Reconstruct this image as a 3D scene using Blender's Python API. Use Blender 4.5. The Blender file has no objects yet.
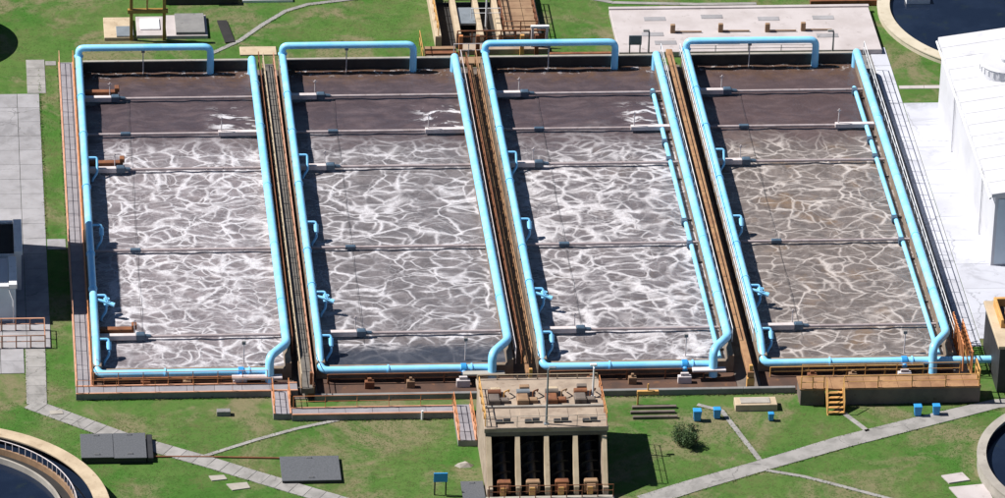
import bpy, math, random
import numpy as np
from mathutils import Matrix, Vector
random.seed(7); rng = np.random.default_rng(11)
scn = bpy.context.scene
R = math.radians

# ---------------------------------------------------------------- camera
# world: X along the row of basins, Y along the basins (away from the camera), ground z = 0, metres
cam = bpy.data.cameras.new('camera'); camo = bpy.data.objects.new('camera', cam)
scn.collection.objects.link(camo); scn.camera = camo
cam.sensor_width = 36.0; cam.lens = 218.02; cam.clip_start = 5.0; cam.clip_end = 6000.0
_r = Vector((0.99564804, -0.0881371, 0.03027916)); _u = Vector((0.01478851, 0.4702145, 0.88242825)); _f = Vector((0.09201237, 0.87814018, -0.46947156))
_m = Matrix.Identity(4)
for i in range(3):
    _m[i][0] = _r[i]; _m[i][1] = _u[i]; _m[i][2] = -_f[i]
_m[0][3], _m[1][3], _m[2][3] = -11.4068, -390.0573, 220.6903
camo.matrix_world = _m

# ---------------------------------------------------------------- sky, sun, exposure
SUN_EL, SUN_AZ = 50.0, 10.0            # azimuth: degrees behind the -X axis
world = bpy.data.worlds.new('World'); scn.world = world; world.use_nodes = True
wn = world.node_tree; wn.nodes.clear()
sky = wn.nodes.new('ShaderNodeTexSky'); sky.sky_type = 'NISHITA'; sky.sun_disc = False
sky.sun_elevation = R(SUN_EL); sky.sun_rotation = R(-(90 - SUN_AZ)); sky.altitude = 400; sky.air_density = 0.7; sky.dust_density = 0.3; sky.ozone_density = 2.0
bg = wn.nodes.new('ShaderNodeBackground'); bg.inputs[1].default_value = 0.05
wo = wn.nodes.new('ShaderNodeOutputWorld')
wn.links.new(sky.outputs[0], bg.inputs[0]); wn.links.new(bg.outputs[0], wo.inputs[0])
sl = bpy.data.lights.new('sun', 'SUN'); sl.energy = 5.0; sl.angle = R(0.5); sl.color = (1.0, 0.965, 0.91)
so = bpy.data.objects.new('sun', sl); scn.collection.objects.link(so)
ldir = Vector((math.cos(R(SUN_EL)) * math.cos(R(SUN_AZ)), -math.cos(R(SUN_EL)) * math.sin(R(SUN_AZ)), -math.sin(R(SUN_EL))))
so.rotation_euler = ldir.to_track_quat('-Z', 'Y').to_euler(); so.location = (-80, 40, 120)
scn.view_settings.view_transform = 'Standard'; scn.view_settings.look = 'None'
scn.view_settings.exposure = 0.54; scn.view_settings.gamma = 1.0; scn.view_settings.use_curve_mapping = False

# ---------------------------------------------------------------- materials
def lin(c): return tuple(((v / 255) / 12.92 if v / 255 <= 0.04045 else ((v / 255 + 0.055) / 1.055) ** 2.4) for v in c)
class NT:
    def __init__(s, name):
        s.m = bpy.data.materials.new(name); s.m.use_nodes = True; s.t = s.m.node_tree; s.t.nodes.clear()
        s.out = s.n('ShaderNodeOutputMaterial'); s.b = s.n('ShaderNodeBsdfPrincipled')
        s.l(s.b.outputs[0], s.out.inputs[0])
        s.pos = s.n('ShaderNodeNewGeometry').outputs['Position']
    def n(s, t, **k):
        x = s.t.nodes.new(t)
        for a, v in k.items(): setattr(x, a, v)
        return x
    def l(s, a, b): s.t.links.new(a, b)
    def setin(s, sock, v):
        if hasattr(v, 'is_linked') or isinstance(v, bpy.types.NodeSocket): s.l(v, sock)
        else: sock.default_value = v
    def noise(s, scale, detail=4, rough=0.55, vec=None, dist=0.0):
        x = s.n('ShaderNodeTexNoise'); x.inputs['Scale'].default_value = scale; x.inputs['Detail'].default_value = detail
        x.inputs['Roughness'].default_value = rough; x.inputs['Distortion'].default_value = dist
        s.l(vec if vec is not None else s.pos, x.inputs['Vector']); return x.outputs['Fac']
    def math(s, op, a, b=0.0, c=0.0, clamp=False):
        x = s.n('ShaderNodeMath', operation=op); x.use_clamp = clamp
        s.setin(x.inputs[0], a); s.setin(x.inputs[1], b); s.setin(x.inputs[2], c); return x.outputs[0]
    def ramp(s, v, a, b, lo=0.0, hi=1.0):
        x = s.n('ShaderNodeMapRange'); x.interpolation_type = 'SMOOTHSTEP'
        s.setin(x.inputs[0], v); s.setin(x.inputs[1], a); s.setin(x.inputs[2], b); x.inputs[3].default_value = lo; x.inputs[4].default_value = hi
        return x.outputs[0]
    def mix(s, f, a, b):
        x = s.n('ShaderNodeMix', data_type='RGBA'); s.setin(x.inputs[0], f)
        for sock, v in ((x.inputs[6], a), (x.inputs[7], b)):
            if isinstance(v, tuple): sock.default_value = (*v[:3], 1)
            else: s.l(v, sock)
        return x.outputs[2]
    def bump(s, h, strength=0.3, dist=0.05):
        x = s.n('ShaderNodeBump'); x.inputs['Strength'].default_value = strength; x.inputs['Distance'].default_value = dist
        s.l(h, x.inputs['Height']); s.l(x.outputs[0], s.b.inputs['Normal'])
    def fin(s, col, rough=0.7, metal=0.0, spec=None):
        if isinstance(col, tuple): s.b.inputs['Base Color'].default_value = (*col, 1)
        else: s.l(col, s.b.inputs['Base Color'])
        s.setin(s.b.inputs['Roughness'], rough); s.b.inputs['Metallic'].default_value = metal
        if spec is not None: s.b.inputs['Specular IOR Level'].default_value = spec
        return s.m
def simple(name, c1, c2, scale=1.5, rough=0.75, metal=0.0, c3=None, spotscale=6.0, lo=0.35, hi=0.7, bump=0.15, rnd=0.0, crack=False):
    t = NT(name)
    col = t.mix(t.ramp(t.noise(scale), lo, hi), c1, c2)
    if c3 is not None: col = t.mix(t.ramp(t.noise(spotscale, 5, 0.7), 0.58, 0.72, 0, 0.85), col, c3)
    if crack:
        wv = t.n('ShaderNodeTexNoise'); wv.inputs['Scale'].default_value = 1.2; wv.inputs['Detail'].default_value = 4; t.l(t.pos, wv.inputs['Vector'])
        va = t.n('ShaderNodeVectorMath', operation='MULTIPLY_ADD'); t.l(wv.outputs['Color'], va.inputs[0]); va.inputs[1].default_value = (1.2, 1.2, 0); t.l(t.pos, va.inputs[2])
        vo = t.n('ShaderNodeTexVoronoi', feature='DISTANCE_TO_EDGE'); vo.inputs['Scale'].default_value = 0.22; t.l(va.outputs[0], vo.inputs['Vector'])
        cr = t.math('MULTIPLY', t.math('SUBTRACT', 1.0, t.ramp(vo.outputs['Distance'], 0.002, 0.012)), t.ramp(t.noise(0.15, 2, 0.5), 0.46, 0.56, 0, 0.6))
        col = t.mix(cr, col, tuple(v * 0.35 for v in c2)); col = t.mix(t.ramp(t.noise(0.22, 5, 0.7, dist=1.0), 0.54, 0.66, 0, 0.45), col, tuple(v * 0.62 for v in c2))
    if rnd:
        oi = t.n('ShaderNodeObjectInfo'); v = t.math('MULTIPLY_ADD', oi.outputs['Random'], rnd * 2, 1 - rnd)
        h = t.n('ShaderNodeHueSaturation'); t.l(col, h.inputs['Color']); t.l(v, h.inputs['Value']); col = h.outputs[0]
    if bump: t.bump(t.noise(scale * 6, 5, 0.7), bump, 0.03)
    return t.fin(col, rough, metal)

M = {}
def pipe_paint():
    t = NT('blue pipe paint')
    c = t.mix(t.ramp(t.noise(0.5, 4, 0.6), 0.35, 0.65), (0.22, 0.61, 0.95), (0.30, 0.68, 0.96))
    c = t.mix(t.ramp(t.noise(1.7, 6, 0.75), 0.54, 0.70, 0, 0.55), c, (0.42, 0.70, 0.88))       # chalked patches
    c = t.mix(t.ramp(t.noise(2.6, 7, 0.8), 0.60, 0.70, 0, 0.65), c, (0.20, 0.34, 0.42))        # grime
    c = t.mix(t.ramp(t.noise(0.9, 8, 0.8, dist=1.0), 0.655, 0.70, 0, 0.8), c, (0.26, 0.14, 0.08))   # rust blooms
    return t.fin(c, t.ramp(t.noise(1.7, 6, 0.75), 0.4, 0.7, 0.34, 0.6))
M['blue'] = pipe_paint()
M['bluedark'] = simple('blue machine paint', (0.05, 0.085, 0.13), (0.075, 0.12, 0.17), 2, 0.5)
M['bin'] = simple('blue plastic', (0.03, 0.27, 0.60), (0.04, 0.30, 0.66), 2, 0.45, bump=0.02)
M['conc'] = simple('weathered concrete', (0.36, 0.33, 0.29), (0.27, 0.245, 0.215), 0.7, 0.9, c3=(0.16, 0.13, 0.105), spotscale=1.6)
M['basin'] = simple('stained basin concrete', (0.24, 0.19, 0.145), (0.17, 0.125, 0.09), 0.8, 0.9, c3=(0.26, 0.11, 0.045), spotscale=1.1)
M['concgrey'] = simple('grey concrete', (0.22, 0.215, 0.21), (0.17, 0.165, 0.165), 0.8, 0.9, c3=(0.10, 0.095, 0.09), spotscale=2.2)
M['path'] = simple('path concrete', (0.30, 0.285, 0.275), (0.22, 0.21, 0.20), 0.8, 0.92, c3=(0.15, 0.14, 0.125), spotscale=2.4, rnd=0.09, crack=True)
M['road'] = simple('pale road concrete', (0.49, 0.50, 0.56), (0.43, 0.435, 0.49), 0.35, 0.9, c3=(0.34, 0.34, 0.38), spotscale=0.8, crack=True, rnd=0.05)
M['pave'] = simple('pavement concrete', (0.31, 0.30, 0.315), (0.255, 0.245, 0.255), 0.8, 0.92, c3=(0.24, 0.23, 0.22), spotscale=2, rnd=0.10, crack=True)
M['slab'] = simple('pale slab concrete', (0.47, 0.425, 0.425), (0.40, 0.355, 0.35), 0.5, 0.9, c3=(0.30, 0.26, 0.25), spotscale=1.2)
M['deck'] = simple('walkway deck', (0.26, 0.245, 0.265), (0.215, 0.20, 0.22), 1.2, 0.85, c3=(0.14, 0.12, 0.12), spotscale=4, rnd=0.10)
M['deckbrown'] = simple('brown walkway', (0.155, 0.125, 0.105), (0.105, 0.085, 0.075), 0.9, 0.9, c3=(0.07, 0.045, 0.03), spotscale=1.6)
M['orange'] = simple('faded orange paint', (0.62, 0.25, 0.10), (0.50, 0.19, 0.07), 1.5, 0.6, c3=(0.30, 0.10, 0.04), spotscale=4, bump=0.05)
M['salmon'] = simple('salmon kerb paint', (0.55, 0.29, 0.19), (0.46, 0.22, 0.13), 1.0, 0.8, c3=(0.35, 0.20, 0.14), spotscale=2)
M['tan'] = simple('tan yellow paint', (0.60, 0.34, 0.11), (0.50, 0.26, 0.08), 1.4, 0.6, c3=(0.28, 0.11, 0.04), spotscale=3, bump=0.05)
M['rust'] = simple('rusty steel', (0.22, 0.085, 0.035), (0.14, 0.05, 0.025), 1.4, 0.85, c3=(0.32, 0.15, 0.06), spotscale=3)
M['mustard'] = simple('mustard paint', (0.36, 0.22, 0.05), (0.28, 0.16, 0.035), 1.4, 0.6, c3=(0.15, 0.07, 0.02), spotscale=3)
M['white'] = simple('white paint', (0.74, 0.74, 0.75), (0.66, 0.66, 0.68), 1.0, 0.55, c3=(0.46, 0.42, 0.40), spotscale=2.5, bump=0.05)
M['roofwhite'] = simple('white roof sheet', (0.57, 0.57, 0.60), (0.50, 0.50, 0.53), 0.3, 0.6, c3=(0.42, 0.42, 0.45), spotscale=0.6, bump=0.03)
M['shadeblue'] = simple('blue grey shade tint', (0.55, 0.63, 0.70), (0.48, 0.56, 0.63), 0.6, 0.6)  # bluish tint puts the shade of the front walls into the colour
M['cross'] = simple('pink grey painted pipe', (0.42, 0.355, 0.36), (0.32, 0.26, 0.26), 1.2, 0.6, c3=(0.15, 0.09, 0.07), spotscale=3, bump=0.05)
M['beam'] = simple('off white beam paint', (0.62, 0.56, 0.56), (0.52, 0.46, 0.46), 1.2, 0.7, c3=(0.35, 0.27, 0.25), spotscale=2.5, bump=0.05)
M['black'] = simple('dark steel', (0.03, 0.03, 0.033), (0.02, 0.02, 0.022), 1.5, 0.6)
M['shadewall'] = simple('black shade wall', (0.045, 0.036, 0.032), (0.03, 0.024, 0.022), 1.0, 0.8, c3=(0.09, 0.06, 0.04), spotscale=1.5)  # back wall's shade put into its near black colour
M['felt'] = simple('dark grey felt', (0.10, 0.105, 0.118), (0.072, 0.077, 0.086), 9, 0.95, c3=(0.15, 0.15, 0.16), spotscale=14)
M['greypanel'] = simple('grey metal panel', (0.20, 0.225, 0.25), (0.16, 0.18, 0.20), 1.2, 0.5)
M['tanconc'] = simple('tan concrete', (0.50, 0.40, 0.28), (0.40, 0.31, 0.21), 0.8, 0.9, c3=(0.26, 0.18, 0.11), spotscale=1.5)
M['beige'] = simple('beige deck concrete', (0.36, 0.285, 0.22), (0.26, 0.20, 0.155), 0.9, 0.9, c3=(0.15, 0.095, 0.06), spotscale=1.3)
M['ductbrown'] = simple('brown duct', (0.30, 0.19, 0.11), (0.22, 0.13, 0.075), 0.9, 0.8, c3=(0.14, 0.065, 0.03), spotscale=2)
M['rim'] = simple('pale tan rim concrete', (0.52, 0.46, 0.36), (0.43, 0.375, 0.28), 0.7, 0.9, c3=(0.30, 0.24, 0.16), spotscale=1.2)
M['rustplank'] = simple('rust stained timber', (0.33, 0.185, 0.09), (0.22, 0.11, 0.055), 0.9, 0.85, c3=(0.20, 0.08, 0.03), spotscale=2, rnd=.15)
M['channel'] = simple('rust stained channel', (0.10, 0.05, 0.032), (0.06, 0.034, 0.026), 0.7, 0.85, c3=(0.19, 0.085, 0.035), spotscale=1.3)
M['deckgrey'] = simple('grey brown walkway', (0.15, 0.135, 0.12), (0.105, 0.095, 0.085), 0.6, 0.9, c3=(0.065, 0.05, 0.04), spotscale=1.2, rnd=.1)
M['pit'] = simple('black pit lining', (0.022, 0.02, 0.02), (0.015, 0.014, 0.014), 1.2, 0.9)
M['glass'] = simple('dark window glass', (0.03, 0.04, 0.05), (0.025, 0.035, 0.045), 0.5, 0.1, bump=0)
M['trunk'] = simple('bark', (0.10, 0.07, 0.045), (0.07, 0.05, 0.03), 4, 0.9)

def ground_mat():
    t = NT('grass ground')
    g = t.mix(t.ramp(t.noise(0.12, 5, 0.6), 0.38, 0.60), (0.046, 0.135, 0.020), (0.080, 0.150, 0.034))
    g = t.mix(t.ramp(t.noise(0.33, 6, 0.68, dist=0.5), 0.46, 0.70, 0, 0.75), g, (0.112, 0.130, 0.048))
    d = t.ramp(t.math('ADD', t.noise(0.14, 6, 0.65, dist=0.8), t.math('MULTIPLY', t.noise(1.3, 4, 0.7), 0.18)), 0.555, 0.73, 0, 0.8)
    g = t.mix(d, g, (0.215, 0.17, 0.11))
    g = t.mix(t.ramp(t.noise(0.9, 6, 0.75), 0.47, 0.68, 0, 0.6), g, (0.036, 0.090, 0.017))
    g = t.mix(t.ramp(t.noise(5.0, 6, 0.85), 0.42, 0.80, 0, 0.45), g, (0.125, 0.135, 0.06))
    g = t.mix(t.ramp(t.noise(3.2, 8, 0.9), 0.44, 0.68, 0, 0.30), g, (0.040, 0.088, 0.018))
    t.bump(t.noise(2.5, 8, 0.8), 0.45, 0.09)
    return t.fin(g, 0.95, spec=0.1)
M['ground'] = ground_mat()
def grass_mat():
    t = NT('grass blades')
    g = t.mix(t.ramp(t.noise(0.12, 5, 0.6), 0.38, 0.60), (0.045, 0.115, 0.020), (0.085, 0.125, 0.038))
    g = t.mix(t.ramp(t.noise(0.33, 6, 0.68, dist=0.5), 0.44, 0.66, 0, 0.9), g, (0.135, 0.135, 0.06))
    return t.fin(g, 0.95, spec=0.05)
M['grass'] = grass_mat()
def leaf_mat():
    t = NT('shrub leaves')
    g = t.mix(t.ramp(t.noise(5, 3, 0.7), 0.4, 0.65), (0.022, 0.055, 0.014), (0.06, 0.11, 0.03))
    return t.fin(g, 0.7)
M['leaf'] = leaf_mat()
def dark_water():
    t = NT('dark settled water')
    c = t.mix(t.ramp(t.noise(0.25, 4, 0.6), 0.4, 0.65), (0.008, 0.014, 0.030), (0.012, 0.020, 0.040))
    c = t.mix(t.ramp(t.noise(0.6, 6, 0.7), 0.56, 0.70, 0, 0.5), c, (0.020, 0.030, 0.026))
    t.bump(t.noise(1.5, 4, 0.65), 0.3, 0.06)
    return t.fin(c, 0.15, spec=0.22)
M['water'] = dark_water()

def foam_mat(name, x0, white, cell, tint, brown, seed, front_shade):
    """aerated mixed liquor: grey brown water with a web of froth; the far third is calm and dark"""
    t = NT(name)
    sep = t.n('ShaderNodeSeparateXYZ'); t.l(t.pos, sep.inputs[0]); Y = sep.outputs[1]
    X = t.math('SUBTRACT', sep.outputs[0], x0)
    off = t.n('ShaderNodeVectorMath', operation='ADD'); t.l(t.pos, off.inputs[0]); off.inputs[1].default_value = (seed * 13.7, seed * 5.3, 0)
    P = off.outputs[0]
    def warp(v, scale, amt, detail=3):
        nz = t.n('ShaderNodeTexNoise'); nz.inputs['Scale'].default_value = scale; nz.inputs['Detail'].default_value = detail; t.l(v, nz.inputs['Vector'])
        a = t.n('ShaderNodeVectorMath', operation='MULTIPLY_ADD'); t.l(nz.outputs['Color'], a.inputs[0]); a.inputs[1].default_value = (amt, amt, 0); t.l(v, a.inputs[2])
        return a.outputs[0]
    def web(v, scale, stretch=1.0, rnd=1.0):
        mp = t.n('ShaderNodeMapping'); mp.inputs['Scale'].default_value = (1.0, stretch, 0.0); t.l(v, mp.inputs['Vector'])
        vo = t.n('ShaderNodeTexVoronoi', feature='DISTANCE_TO_EDGE'); vo.inputs['Scale'].default_value = scale; vo.inputs['Randomness'].default_value = rnd
        t.l(mp.outputs[0], vo.inputs['Vector']); return vo.outputs['Distance']
    w1 = warp(warp(P, 0.22, 2.6, 1), 0.8, 0.75, 1)
    big = t.noise(0.20, 3, 0.5, vec=P); mid = t.noise(0.85, 4, 0.6, vec=P); fine = t.noise(4.0, 5, 0.75, vec=P)
    jit = t.math('MULTIPLY', t.math('SUBTRACT', fine, 0.5), 0.16)
    def line(v, size, stretch, wd, mask, lo, hi, jk):
        e = t.math('MULTIPLY_ADD', jit, jk, web(v, 1.0 / size, stretch))
        f = t.math('POWER', t.math('SUBTRACT', 1.0, t.ramp(e, -0.01, wd)), 1.3)
        return t.math('MULTIPLY', f, t.ramp(mask, 0.36, 0.60, lo, hi))
    # broad soft strands, thinner lace between them, fine lace inside the cells: each fades in and out
    wA = t.math('MAXIMUM', t.math('MULTIPLY_ADD', mid, 0.44 * white, -0.10 * white), 0.05)
    A = line(w1, cell * 1.55, 1.45, wA, t.noise(0.30, 3, 0.5, vec=w1), 0.20, 1.0, 0.55)
    w2 = warp(w1, 0.7, 0.55, 1)
    B = line(w2, cell * 0.80, 1.5, 0.10 + 0.05 * white, t.noise(0.42, 3, 0.5, vec=w2), 0.22, 0.55 + 0.22 * white, 0.5)
    w3 = warp(w2, 1.4, 0.3, 1)
    C = line(w3, cell * 0.34, 1.6, 0.20, t.noise(0.5, 3, 0.5, vec=w3), 0.05, 0.18 + 0.18 * white, 0.8)
    mp = t.n('ShaderNodeMapping'); mp.inputs['Scale'].default_value = (0.6, 1.7, 0.0); t.l(w1, mp.inputs['Vector'])
    D = t.ramp(t.noise(0.75, 6, 0.66, vec=mp.outputs[0]), 0.55 - 0.05 * white, 0.78, 0.0, 0.22 + 0.36 * white)
    mps = t.n('ShaderNodeMapping'); mps.inputs['Scale'].default_value = (1.0, 2.8, 0.0); t.l(w2, mps.inputs['Vector'])
    G = t.ramp(t.noise(2.6, 6, 0.8, vec=mps.outputs[0]), 0.47, 0.74, 0.0, 0.14 + 0.20 * white)
    inv = None
    for q in (A, B, C, D, G):
        iq = t.math('SUBTRACT', 1.0, q); inv = iq if inv is None else t.math('MULTIPLY', inv, iq)
    foam = t.math('MULTIPLY', t.math('MULTIPLY', t.ramp(t.math('SUBTRACT', 1.0, inv, clamp=True), -0.02, 1.0), 0.88), t.ramp(fine, 0.28, 0.56, 0.72, 1.0))
    # aerated zone starts around Y = 41, with a ragged edge
    edge = t.math('MULTIPLY_ADD', t.math('SUBTRACT', big, 0.5), 6.0, Y)
    zone = t.math('SUBTRACT', 1.0, t.ramp(edge, 36.5, 42.5, 0.0, 1.0))
    leftfade = t.ramp(X, 0.3, 2.2, 0.5, 1.0)
    foam = t.math('MULTIPLY', foam, t.math('MULTIPLY', zone, leftfade))
    # a few white rafts in the calm zone by the right wall
    raft = t.math('MULTIPLY', t.ramp(t.noise(0.55, 5, 0.65, vec=mp.outputs[0]), 0.52, 0.60), t.math('MULTIPLY', t.ramp(Y, 41.0, 42.5), t.math('MULTIPLY', t.ramp(Y, 46.8, 45.6), t.ramp(X, 9.5, 11.5))))
    foam = t.math('MAXIMUM', foam, t.math('MULTIPLY', raft, 0.9 if brown < 0.45 else 0.0))
    fleck = t.math('MULTIPLY', t.ramp(Y, 51.3, 52.5), t.ramp(t.noise(1.6, 5, 0.7, vec=P), 0.55, 0.63, 0.0, 0.7))
    foam = t.math('MAXIMUM', foam, fleck)
    if front_shade:  # shade along the front edge painted in: foam thinned here
        fd = t.math('MULTIPLY', t.ramp(t.math('MULTIPLY_ADD', mid, 2.0, Y), 6.2 + front_shade, 8.0 + front_shade, 0.12, 1.0), 1.0)
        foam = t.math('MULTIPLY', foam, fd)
    # water colour
    cw = t.mix(t.ramp(mid, 0.35, 0.65), tuple(v * 0.8 for v in tint), tuple(v * 1.2 for v in tint))
    cw = t.mix(t.ramp(t.noise(0.35, 4, 0.6, vec=P), 0.52, 0.72, 0, 0.8 * brown), cw, (0.23, 0.135, 0.06))
    calm = t.mix(t.ramp(t.noise(0.6, 5, 0.65, vec=mp.outputs[0]), 0.40, 0.70), (0.066, 0.050, 0.056), (0.112, 0.083, 0.088))
    calm = t.mix(brown * 0.55, calm, (0.105, 0.062, 0.050))
    cw = t.mix(zone, calm, cw)
    scum = t.math('MULTIPLY', t.ramp(t.math('MULTIPLY_ADD', mid, 5.0, Y), 51.8, 55.0), t.ramp(t.noise(1.3, 5, 0.7, vec=mp.outputs[0]), 0.33, 0.62, 0.15, 0.95))
    cw = t.mix(scum, cw, (0.115, 0.068, 0.045))
    if front_shade:
        cw = t.mix(t.math('SUBTRACT', 1.0, fd), cw, (0.030, 0.038, 0.055))  # shade painted into the water as dark blue
    cf = t.mix(t.ramp(fine, 0.35, 0.65), (0.50, 0.485, 0.52), (0.68, 0.67, 0.71))
    cf = t.mix(min(1.0, brown * 0.9), cf, (0.46, 0.38, 0.31))
    col = t.mix(foam, cw, cf)
    h = t.math('ADD', t.math('MULTIPLY', foam, 0.8), t.math('MULTIPLY', t.noise(1.6, 5, 0.65, vec=P), 0.9))
    t.bump(h, 0.55, 0.14)
    return t.fin(col, t.ramp(foam, 0.1, 0.6, 0.27, 0.85), spec=0.35)

# ---------------------------------------------------------------- mesh helpers
COL = scn.collection
class MB:
    def __init__(s): s.v = []; s.f = []; s.smooth = []
    def add(s, vs, fs, smooth=False):
        o = len(s.v); s.v += [tuple(v) for v in vs]; s.f += [tuple(i + o for i in f) for f in fs]; s.smooth += [smooth] * len(fs); return s
    def box(s, x0, x1, y0, y1, z0, z1):
        return s.add([(x0, y0, z0), (x1, y0, z0), (x1, y1, z0), (x0, y1, z0), (x0, y0, z1), (x1, y0, z1), (x1, y1, z1), (x0, y1, z1)],
                     [(3, 2, 1, 0), (4, 5, 6, 7), (0, 1, 5, 4), (1, 2, 6, 5), (2, 3, 7, 6), (3, 0, 4, 7)])
    def bbox(s, x0, x1, y0, y1, z0, z1, b=0.03):
        """box with its upper edges chamfered"""
        vs = [(x0, y0, z0), (x1, y0, z0), (x1, y1, z0), (x0, y1, z0), (x0, y0, z1 - b), (x1, y0, z1 - b), (x1, y1, z1 - b), (x0, y1, z1 - b),
              (x0 + b, y0 + b, z1), (x1 - b, y0 + b, z1), (x1 - b, y1 - b, z1), (x0 + b, y1 - b, z1)]
        fs = [(3, 2, 1, 0), (8, 9, 10, 11)]
        for i in range(4):
            j = (i + 1) % 4; fs += [(i, j, j + 4, i + 4), (i + 4, j + 4, j + 8, i + 8)]
        return s.add(vs, fs)
    def prism(s, poly, z0, z1):
        n = len(poly); ar = sum(poly[i][0] * poly[(i + 1) % n][1] - poly[(i + 1) % n][0] * poly[i][1] for i in range(n))
        if ar < 0: poly = poly[::-1]
        vs = [(x, y, z0) for x, y in poly] + [(x, y, z1) for x, y in poly]
        return s.add(vs, [tuple(range(n))[::-1], tuple(range(n, 2 * n))] + [(i, (i + 1) % n, (i + 1) % n + n, i + n) for i in range(n)])
    def xprism(s, poly, x0, x1):
        """polygon in (y,z) extruded along x"""
        n = len(poly); vs = [(x0, y, z) for y, z in poly] + [(x1, y, z) for y, z in poly]
        ar = sum(poly[i][0] * poly[(i + 1) % n][1] - poly[(i + 1) % n][0] * poly[i][1] for i in range(n))
        fs = [tuple(range(n))[::-1], tuple(range(n, 2 * n))] + [(i, (i + 1) % n, (i + 1) % n + n, i + n) for i in range(n)]
        if ar < 0: fs = [f[::-1] for f in fs]
        return s.add(vs, fs)
    def tube(s, pts, r, seg=10, caps=True, bend=0.0, rs=None):
        P = [Vector(p) for p in pts]
        if bend > 0:                                             # round the corners into elbows
            Q = [P[0]]
            for i in range(1, len(P) - 1):
                a, b, c = P[i - 1], P[i], P[i + 1]
                k = min(bend, (a - b).length * 0.45, (c - b).length * 0.45)
                p0 = b + (a - b).normalized() * k; p1 = b + (c - b).normalized() * k
                for q in range(6):
                    u = q / 5; Q.append(p0 * (1 - u) ** 2 + b * (2 * u * (1 - u)) + p1 * u ** 2)
            Q.append(P[-1]); P = Q
        n = len(P); vs = []; fs = []
        T = [(P[min(i + 1, n - 1)] - P[max(i - 1, 0)]).normalized() for i in range(n)]
        up = Vector((0, 0, 1)) if abs(T[0].z) < 0.9 else Vector((0, 1, 0))
        N = (up - T[0] * up.dot(T[0])).normalized()
        for i in range(n):
            N = (N - T[i] * N.dot(T[i])).normalized(); B = T[i].cross(N); rr = rs[i] if rs else r
            for k in range(seg):
                a = 2 * math.pi * k / seg; vs.append(P[i] + (N * math.cos(a) + B * math.sin(a)) * rr)
        for i in range(n - 1):
            for k in range(seg):
                k2 = (k + 1) % seg; fs.append((i * seg + k, i * seg + k2, (i + 1) * seg + k2, (i + 1) * seg + k))
        s.add(vs, fs, True)
        if caps:
            s.add(vs[:seg], [tuple(range(seg))[::-1]]); s.add(vs[-seg:], [tuple(range(seg))])
        return s
    def ring(s, cx, cy, r0, r1, z0, z1, seg=96):
        vs = []
        for k in range(seg):
            a = 2 * math.pi * k / seg; c, sn = math.cos(a), math.sin(a)
            vs += [(cx + r0 * c, cy + r0 * sn, z0), (cx + r1 * c, cy + r1 * sn, z0), (cx + r1 * c, cy + r1 * sn, z1), (cx + r0 * c, cy + r0 * sn, z1)]
        fs = []
        for k in range(seg):
            a, b = 4 * k, 4 * ((k + 1) % seg)
            fs += [(a + 1, b + 1, b + 2, a + 2), (a + 2, b + 2, b + 3, a + 3), (a + 3, b + 3, b, a), (a, b, b + 1, a + 1)]
        return s.add(vs, fs)
    def disc(s, cx, cy, r, z, seg=96):
        return s.add([(cx + r * math.cos(2 * math.pi * k / seg), cy + r * math.sin(2 * math.pi * k / seg), z) for k in range(seg)], [tuple(range(seg))])
    def cyl(s, cx, cy, r, z0, z1, seg=16, r1=None):
        return s.tube([(cx, cy, z0), (cx, cy, z1)], r, seg, rs=[r, r if r1 is None else r1])
    def data(s, name, mat, off=(0, 0, 0)):
        me = bpy.data.meshes.new(name); o = Vector(off)
        me.from_pydata([tuple(Vector(v) - o) for v in s.v], [], s.f)
        me.polygons.foreach_set('use_smooth', s.smooth); me.materials.append(mat); me.update(); return me
ROOT = {}
def tag(o, label, cat, group=None):
    o['label'] = label; o['category'] = cat
    if group: o['group'] = group
    return o
def thing(name, label, cat, loc, group=None):
    o = bpy.data.objects.new(name, None); o.empty_display_size = 0.3; o.location = loc; COL.objects.link(o)
    ROOT[o] = Vector(loc); return tag(o, label, cat, group)
def part(name, mb, mat, parent, kind=None):
    """mesh part given in world coordinates, kept in the frame of its thing"""
    off = ROOT[parent]; o = bpy.data.objects.new(name, mb.data(name, M[mat], off)); COL.objects.link(o); o.parent = parent
    ROOT[o] = off
    if kind: o['kind'] = kind
    return o
def inst(name, me, parent, loc, rz=0.0, scale=None):
    """part that shares its mesh with others; loc in world coordinates"""
    o = bpy.data.objects.new(name, me); COL.objects.link(o); o.parent = parent; o.location = Vector(loc) - ROOT[parent]; o.rotation_euler = (0, 0, rz)
    if scale: o.scale = scale
    return o
def single(name, mb, mat, label, cat, loc, group=None):
    o = bpy.data.objects.new(name, mb.data(name, M[mat], loc)); o.location = loc; COL.objects.link(o); ROOT[o] = Vector(loc); return tag(o, label, cat, group)
def struct(name, mb, mat, loc=(0, 0, 0)):
    o = bpy.data.objects.new(name, mb.data(name, M[mat], loc)); o.location = loc; COL.objects.link(o); ROOT[o] = Vector(loc); o['kind'] = 'structure'; return o
_postcache = {}
def railing(label, pts, mat, z, h=1.05, spacing=1.8, group=None, r=0.035, mid=True, kick=False, cat='railing', closed=False):
    t = thing('railing', label, cat, (pts[0][0], pts[0][1], z), group)
    key = (mat, h, r)
    if key not in _postcache: _postcache[key] = MB().tube([(0, 0, 0), (0, 0, h)], r * 1.1, 6).data('post', M[mat])
    for a, b in zip(pts[:-1], pts[1:]):
        a, b = Vector((*a, z)), Vector((*b, z)); L = (b - a).length; n = max(1, round(L / spacing))
        for i in range(n + (1 if (b - Vector((*pts[-1], z))).length < 1e-6 and not closed else 0)): inst('post', _postcache[key], t, a.lerp(b, i / n))
    up = lambda k: [(x, y, z + k) for x, y in pts]
    part('top_rail', MB().tube(up(h), r, 6), mat, t)
    if mid: part('mid_rail', MB().tube(up(h * 0.52), r * 0.8, 6), mat, t)
    return t

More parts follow.
